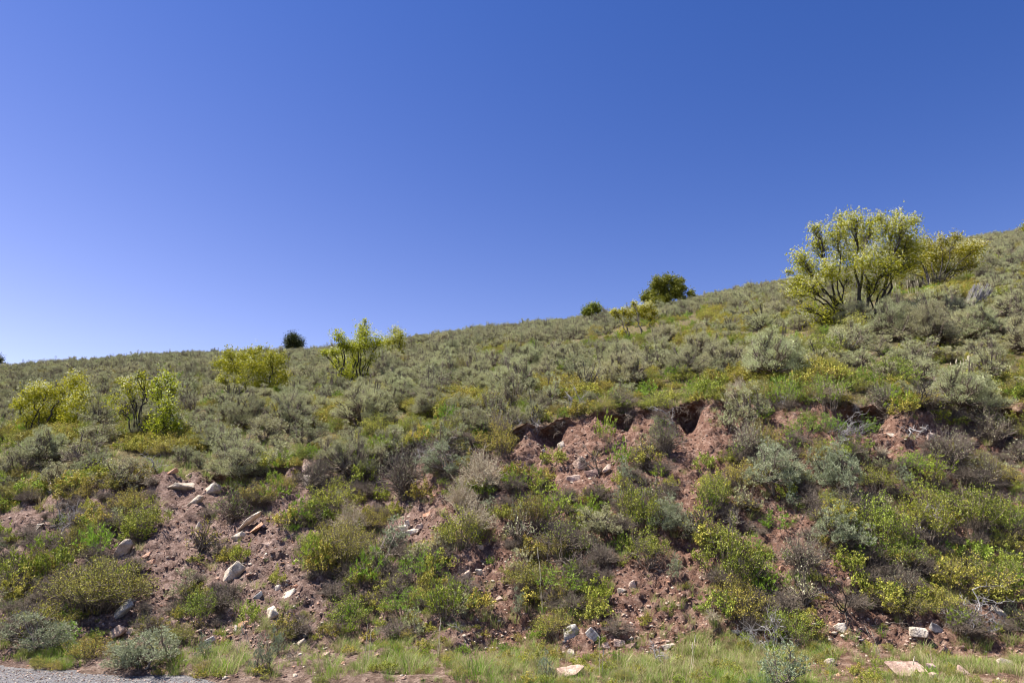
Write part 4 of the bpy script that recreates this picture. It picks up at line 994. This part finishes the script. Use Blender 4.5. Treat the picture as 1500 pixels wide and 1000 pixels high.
# ------------------------------------------------------------------ stuff scattered by geometry nodes
def scatter(name, label, cat, P, S, K, sources, rot=None):
    """one object: points carrying scale, turn and kind, instancing the given source objects"""
    P = np.asarray(P, np.float32); me = bpy.data.meshes.new(name)
    me.vertices.add(len(P)); me.vertices.foreach_set('co', P.ravel())
    for nm, ty, val in (('sc', 'FLOAT', S), ('kd', 'INT', K), ('rz', 'FLOAT', np.random.RandomState(len(P)).rand(len(P)) * 6.283)):
        a = me.attributes.new(nm, ty, 'POINT'); a.data.foreach_set('value', np.asarray(val, np.float32 if ty == 'FLOAT' else np.int32))
    o = link(name, me); o['kind'] = 'stuff'; o['label'] = label; o['category'] = cat
    g = bpy.data.node_groups.new(name, 'GeometryNodeTree')
    g.interface.new_socket('Geometry', in_out='INPUT', socket_type='NodeSocketGeometry'); g.interface.new_socket('Geometry', in_out='OUTPUT', socket_type='NodeSocketGeometry')
    gi = g.nodes.new('NodeGroupInput'); go = g.nodes.new('NodeGroupOutput'); jn = g.nodes.new('GeometryNodeJoinGeometry'); L = g.links.new
    def attr(nm, ty):
        a = g.nodes.new('GeometryNodeInputNamedAttribute'); a.data_type = ty; a.inputs[0].default_value = nm; return a
    asc, akd, arz = attr('sc', 'FLOAT'), attr('kd', 'INT'), attr('rz', 'FLOAT')
    cx = g.nodes.new('ShaderNodeCombineXYZ'); L(arz.outputs[0], cx.inputs[2])
    for k, objs in enumerate(sources):
        cmp_ = g.nodes.new('FunctionNodeCompare'); cmp_.data_type = 'INT'; cmp_.operation = 'EQUAL'
        ins = [s for s in cmp_.inputs if s.type == 'INT']; L(akd.outputs[0], ins[0]); ins[1].default_value = k
        jj = g.nodes.new('GeometryNodeJoinGeometry')
        for ob in objs:
            oi = g.nodes.new('GeometryNodeObjectInfo'); oi.inputs['Object'].default_value = ob; oi.inputs['As Instance'].default_value = True
            L(oi.outputs['Geometry'], jj.inputs[0])
        g2 = g.nodes.new('GeometryNodeGeometryToInstance'); L(jj.outputs[0], g2.inputs[0])
        ip = g.nodes.new('GeometryNodeInstanceOnPoints'); L(gi.outputs[0], ip.inputs['Points']); L(cmp_.outputs[0], ip.inputs['Selection'])
        L(g2.outputs[0], ip.inputs['Instance']); L(cx.outputs[0], ip.inputs['Rotation']); L(asc.outputs[0], ip.inputs['Scale']); L(ip.outputs[0], jn.inputs[0])
    L(jn.outputs[0], go.inputs[0])
    md = o.modifiers.new('scatter', 'NODES'); md.node_group = g; return o
def first(kind, var):
    tw, lf = LIB[kind][var]; a = [ob for ob in bpy.data.objects if ob.data == tw]; b = [ob for ob in bpy.data.objects if ob.data == lf]
    return [a[0], b[0]] if a and b else None
srcs = [s for s in [first('sage', i) for i in range(6)] + [first('sage_open', i) for i in range(3)] + [first('olive', 0)] if s]
far = np.array(far); nk = len(srcs)
kd = hr.choice(nk, len(far), p=np.array([1.0] * (nk - 1) + [.9]) / (nk - .1))
scatter('sagebrush_cover', 'continuous cover of distant small sagebrush over the hill up to the skyline', 'bushes', far[:, :3], far[:, 3] * .98, kd, srcs)

# low herbs on the slope
def scat_pts(n, ylo, yhi, rr, pw=.6, cond=None):
    out = []
    for _ in range(n):
        y = ylo + (yhi - ylo) * rr.rand() ** (1 / pw if pw < 1 else pw); x = (rr.rand() * 2 - 1) * (y * 1.1 + 1)
        if cond is not None and not cond(x, y): continue
        z, nn = ground(x, y)
        if z is not None: out.append((x, y, z - .01))
    return out
rr = np.random.RandomState(44)
hp = scat_pts(15000, 12.7, 62, rr, .75, lambda x, y: float(noise3(x * .35, y * .35, 19.)) > -.25 and (y > 20 or rr.rand() < .55))
nv0 = len(hp)
for _ in range(900):
    y = rr.uniform(5.6, 9.0); x = (rr.rand() * 2 - 1) * 8.6
    if y < float(y_edge(x)) + .15 or rr.rand() > .5 + .8 * float(noise3(x * 1.1, y * 1.1, 31.)): continue
    z, _n = ground(x, y); hp.append((x, y, z))
nv1 = len(hp)
for _ in range(520):
    u = rr.uniform(-60, 1560); v = np.interp(u, LIPU, LIPV) + rr.uniform(0, 350) * (rr.rand() < .65)
    if near_rock(u, v): continue
    if any(((u - a) / c) ** 2 + ((v - b) / d) ** 2 < 1 for a, b, c, d in BARE) or v > 960: continue
    p, n = hit(u, v)
    if p is not None: hp.append(tuple(p))
ny0 = len(hp)
for (pu, pv, pa, pb) in YP:
    for _ in range(int(pa * pb * .22)):
        t_ = rr.rand() * 6.283; q_ = rr.rand() ** .5; p, n = hit(pu + pa * q_ * math.cos(t_), pv + pb * q_ * math.sin(t_))
        if p is not None and p[1] > 12.9: hp.append(tuple(p))
hp = np.array(hp)
herbsrc = [s for s in [first('olive_small', 0), first('olive', 1), first('olive_small', 1), first('leafy_small', 0), first('leafy', 0), first('bright_small', 0)] if s]
nh = len(herbsrc)
nzv = noise3(hp[:, 0] * .25, hp[:, 1] * .25, 50.)
kd = np.where(rr.rand(len(hp)) < .3 + .4 * np.clip(nzv, 0, 1), rr.randint(nh // 2, nh, len(hp)), rr.randint(0, nh // 2, len(hp)))
hs_ = .2 + .5 * rr.rand(len(hp)) ** 1.6; hs_[ny0:] = rr.uniform(.35, .75, len(hp) - ny0); kd[ny0:] = rr.randint(0, 3, len(hp) - ny0); hs_[nv0:nv1] = rr.uniform(.1, .24, nv1 - nv0)
scatter('ground_cover', 'low yellow-green herbs and leaves filling the gaps between the sagebrush', 'ground cover', hp, hs_, kd, herbsrc)
# grass: verge, bank edge and slope
tuft_objs = []
for i, me in enumerate(LIB['tuft']):
    u, v = [(262, 978), (330, 985), (480, 985), (600, 985), (700, 990), (905, 985)][i]
    p, _ = hit(u, v); o = link('grass_tuft', me); o.location = Vector(p); o.scale = (1.1,) * 3
    tag(o, ['bright green grass tuft beside the tan stone by the road', 'green grass tuft left of the little verge sagebrushes', 'mixed green and straw grass tuft in the verge left of centre', 'grass tuft at the bottom left of centre', 'grass tuft at the bottom centre', 'dry grass tuft at the bottom, right of the half-buried stone'][i], 'grass', None)
    tuft_objs.append([o])
gp, gs, gk = [], [], []
for _ in range(19000):
    y = rr.uniform(5.2, 9.3); x = (rr.rand() * 2 - 1) * 8.6
    ye = float(y_edge(x)) + .18
    if y < ye + .05: continue
    z, _n = ground(x, y)
    dens = .9 - .7 * float(sstep(7.8, 8.7, y + .5 * float(noise3(x * 1.2, y, 4.))))
    if rr.rand() > dens * max(.16, .55 + 1.5 * float(noise3(x * 1.6, y * 1.6, 9.))): continue
    gp.append((x, y, z)); gs.append(rr.uniform(.2, .5) * (1.5 if rr.rand() < .12 else 1)); lush = float(noise3(x * .8 + 3, y * .8, 2.)) + (.35 if -5.2 < x < -3.5 else 0) - (.12 if x > 0 else 0)
    gk.append(int(rr.choice([0, 4, 2])) if lush > .2 else (int(rr.choice([2, 3, 1])) if lush > -.2 else int(rr.choice([1, 3, 5, 0, 5]))))
for _ in range(3200):   # sparse tufts on the bank
    u = rr.uniform(-60, 1560); lv = np.interp(u, LIPU, LIPV); v = rr.uniform(lv - 26, 960)
    if near_rock(u, v): continue
    bare = any(((u - a) / c) ** 2 + ((v - b) / d) ** 2 < .8 for a, b, c, d in BARE)
    if bare and rr.rand() < .86: continue
    p, n = hit(u, v)
    if p is None or n[2] < .25: continue
    gp.append(tuple(p)); gs.append(rr.uniform(.25, .65)); gk.append(int(rr.choice([1, 3, 5, 5, 2, 0], p=[.25, .2, .2, .15, .1, .1])))
for (x, y, z) in scat_pts(4200, 12.7, 34, rr, .6): gp.append((x, y, z)); gs.append(rr.uniform(.4, .9)); gk.append(int(rr.choice([1, 3, 5, 2, 0])))
scatter('grass', 'green and straw-coloured grass on the roadside verge and between the shrubs', 'grass', gp, gs, gk, tuft_objs)
# dead twig litter on the bank
lp, ls, lk = [], [], []
for _ in range(650):
    u = rr.uniform(-60, 1560); lv = np.interp(u, LIPU, LIPV); v = rr.uniform(lv + 4, 935)
    if near_rock(u, v): continue
    bare = any(((u - a) / c) ** 2 + ((v - b) / d) ** 2 < 1 for a, b, c, d in BARE)
    if bare and rr.rand() < .88: continue
    p, n = hit(u, v)
    if p is None: continue
    lp.append(tuple(p)); ls.append(rr.uniform(.22, .6)); lk.append(rr.randint(4))
tws = [[ob for ob in bpy.data.objects if ob.data == LIB['twigs'][i][0]][:1] for i in range(4)]
scatter('twig_litter', 'grey dead twigs littering the cut bank between the plants', 'twigs', lp, ls, lk, [t for t in tws if t] if all(tws) else [tws[0]] * 4)

# clods, gravel and stone chips: one joined mesh
def stones(name, label, P, S, mats, seed, sq=.6):
    rr = np.random.RandomState(seed)
    ico = bmesh.new(); bmesh.ops.create_icosphere(ico, subdivisions=1, radius=1); bv = np.array([v.co for v in ico.verts]); bf = np.array([[v.index for v in f.verts] for f in ico.faces]); ico.free()
    n = len(P); P = np.asarray(P); S = np.asarray(S)
    J = rr.uniform(.6, 1.3, (n, len(bv), 1)); sc = rr.uniform(.55, 1.2, (n, 1, 3)) * [1, 1, sq]
    a = rr.rand(n) * 6.28; c, s = np.cos(a)[:, None], np.sin(a)[:, None]
    V = bv[None] * J * sc * S[:, None, None]
    V = np.stack([V[..., 0] * c - V[..., 1] * s, V[..., 0] * s + V[..., 1] * c, V[..., 2]], -1) + P[:, None, :]
    Fx = (bf[None] + (np.arange(n) * len(bv))[:, None, None]).reshape(-1, 3)
    me = mk_mesh(name, V.reshape(-1, 3), [Fx])
    for m in mats: me.materials.append(M[m])
    mi = np.repeat(rr.randint(0, len(mats), n), len(bf)).astype(np.int32); me.polygons.foreach_set('material_index', mi)
    o = link(name, me); o['kind'] = 'stuff'; o['label'] = label; o['category'] = 'gravel'; return o
cp, cs = [], []
for _ in range(30000):
    u = rr.uniform(-80, 1580); lv = np.interp(u, LIPU, LIPV); v = rr.uniform(lv, 998)
    bare = any(((u - a) / (c * 1.15)) ** 2 + ((v - b) / (d * 1.15)) ** 2 < 1 for a, b, c, d in BARE)
    if not bare and rr.rand() < .6: continue
    p, n = hit(u, v)
    if p is None: continue
    cp.append(p); cs.append(.006 + .026 * rr.rand() ** 3)
M['clod'] = rock_mat('soil_clod', (.14, .078, .055), (.24, .145, .105), (.37, .255, .19))
_cp, _cs = [], []
for (pu, pv, pa, pb, nn) in [(385, 815, 60, 60, 60), (285, 740, 60, 36, 40), (600, 775, 34, 16, 22), (850, 682, 60, 26, 46), (930, 905, 70, 60, 50), (420, 905, 70, 40, 46), (710, 840, 36, 46, 34), (1240, 925, 60, 22, 26), (330, 930, 90, 24, 40), (240, 860, 50, 60, 30), (700, 945, 120, 20, 40), (1420, 960, 80, 30, 30), (1310, 640, 50, 16, 16)]:
    for _ in range(nn):
        p, n = hit(pu + pa * rr.normal() * .6, pv + pb * rr.normal() * .6)
        if p is not None: _cp.append(p); _cs.append(.014 + .034 * rr.rand() ** 2)
stones('rubble', 'small pale and pink stone rubble lying in patches on the bare bank', _cp, _cs, ['pink_rock', 'white_rock', 'tan_rock', 'red_rock', 'orange_rock', 'pink_rock'], 15, .5)
stones('gravel', 'soil clods and small pinkish stone chips scattered over the bare bank', cp, cs, ['clod', 'clod', 'clod', 'clod', 'pink_rock', 'orange_rock', 'clod', 'clod', 'tan_rock'], 5)
cp, cs = [], []
for _ in range(5000):
    x = rr.uniform(-9, 1); y = float(y_edge(x)) + .1 - abs(rr.normal()) * .35
    z, _n = ground(x, y); cp.append((x, y, max(z, 0) + .003)); cs.append(.004 + .009 * rr.rand() ** 2)
stones('road_gravel', 'loose grey and tan chippings along the road edge', cp, cs, ['pink_rock', 'tan_rock', 'grey_rock', 'red_rock'], 6)

# ------------------------------------------------------------------ light, sky, camera
sd = Vector((-.46, .04, .88)).normalized()
el = math.asin(sd.z); rot = math.atan2(sd.x, sd.y)
su = bpy.data.lights.new('sun', 'SUN'); su.energy = 5.0; su.angle = math.radians(.53); su.color = (1, .955, .88)
so = bpy.data.objects.new('sun', su); COL.objects.link(so); so.rotation_euler = (-sd).to_track_quat('-Z', 'Y').to_euler()
W_ = bpy.data.worlds.new('World'); SC.world = W_; W_.use_nodes = True; nt = W_.node_tree; nt.nodes.clear()
ow = nt.nodes.new('ShaderNodeOutputWorld'); bg = nt.nodes.new('ShaderNodeBackground'); sk = nt.nodes.new('ShaderNodeTexSky')
sk.sky_type = 'NISHITA'; sk.sun_disc = False; sk.sun_elevation = el; sk.sun_rotation = rot; sk.altitude = 2200; sk.air_density = 1.0; sk.dust_density = .3; sk.ozone_density = 3.0
gm_ = nt.nodes.new('ShaderNodeMix'); gm_.data_type = 'RGBA'; gm_.blend_type = 'MULTIPLY'; gm_.inputs[0].default_value = 1; gm_.inputs[7].default_value = (.47, .68, 1.1, 1)
tcw = nt.nodes.new('ShaderNodeTexCoord'); nz_ = nt.nodes.new('ShaderNodeVectorMath'); nz_.operation = 'NORMALIZE'; nt.links.new(tcw.outputs['Generated'], nz_.inputs[0])
dt = nt.nodes.new('ShaderNodeVectorMath'); dt.operation = 'DOT_PRODUCT'; dt.inputs[1].default_value = (-1.45, 0, -2.77); nt.links.new(nz_.outputs[0], dt.inputs[0])
ex = nt.nodes.new('ShaderNodeMath'); ex.operation = 'EXPONENT'; nt.links.new(dt.outputs['Value'], ex.inputs[0])
hz = nt.nodes.new('ShaderNodeMix'); hz.data_type = 'RGBA'; hz.blend_type = 'ADD'; hz.inputs[0].default_value = 1
hc = nt.nodes.new('ShaderNodeVectorMath'); hc.operation = 'SCALE'; hc.inputs[0].default_value = (1.16, .78, .16); mn = nt.nodes.new('ShaderNodeMath'); mn.operation = 'MINIMUM'; mn.inputs[1].default_value = 2.0; nt.links.new(ex.outputs[0], mn.inputs[0]); nt.links.new(mn.outputs[0], hc.inputs['Scale'])   # aerosol whitening towards the bright side and the horizon
ga = nt.nodes.new('ShaderNodeHueSaturation'); ga.inputs['Saturation'].default_value = 1.2; nt.links.new(sk.outputs[0], ga.inputs['Color']); dx = nt.nodes.new('ShaderNodeVectorMath'); dx.operation = 'DOT_PRODUCT'; dx.inputs[1].default_value = (-.1, 0, 0); nt.links.new(nz_.outputs[0], dx.inputs[0])
ex2 = nt.nodes.new('ShaderNodeMath'); ex2.operation = 'EXPONENT'; nt.links.new(dx.outputs['Value'], ex2.inputs[0])
s2 = nt.nodes.new('ShaderNodeVectorMath'); s2.operation = 'SCALE'; nt.links.new(ga.outputs[0], s2.inputs[0]); nt.links.new(ex2.outputs[0], s2.inputs['Scale']); nt.links.new(s2.outputs[0], gm_.inputs[6]); sx = nt.nodes.new('ShaderNodeSeparateXYZ'); nt.links.new(nz_.outputs[0], sx.inputs[0])
mz = nt.nodes.new('ShaderNodeMath'); mz.operation = 'MAXIMUM'; mz.inputs[1].default_value = .17; nt.links.new(sx.outputs[2], mz.inputs[0])
m10 = nt.nodes.new('ShaderNodeMath'); m10.operation = 'MULTIPLY'; m10.inputs[1].default_value = -10; nt.links.new(mz.outputs[0], m10.inputs[0])
e10 = nt.nodes.new('ShaderNodeMath'); e10.operation = 'EXPONENT'; nt.links.new(m10.outputs[0], e10.inputs[0])
h2 = nt.nodes.new('ShaderNodeVectorMath'); h2.operation = 'SCALE'; h2.inputs[0].default_value = (8.0, 6.6, 1.6); nt.links.new(e10.outputs[0], h2.inputs['Scale'])
had = nt.nodes.new('ShaderNodeVectorMath'); had.operation = 'ADD'; nt.links.new(hc.outputs[0], had.inputs[0]); nt.links.new(h2.outputs[0], had.inputs[1])
nt.links.new(gm_.outputs[2], hz.inputs[6]); nt.links.new(had.outputs[0], hz.inputs[7]); nt.links.new(hz.outputs[2], bg.inputs[0]); bg.inputs[1].default_value = .072
nt.links.new(bg.outputs[0], ow.inputs[0])
cam = bpy.data.cameras.new('camera'); cam.lens = 24; cam.sensor_width = 36; cam.clip_end = 5000; cam.clip_start = .05
co = bpy.data.objects.new('camera', cam); COL.objects.link(co); co.location = Vector(EYE); co.rotation_euler = (math.pi / 2 + PITCH, 0, 0)
SC.camera = co
SC.cycles.pixel_filter_type = 'BLACKMAN_HARRIS'; SC.cycles.filter_width = 1.05
SC.render.resolution_x = 1024; SC.render.resolution_y = 682
SC.view_settings.view_transform = 'Standard'; SC.view_settings.look = 'None'; SC.view_settings.exposure = 1.2; SC.view_settings.gamma = 1
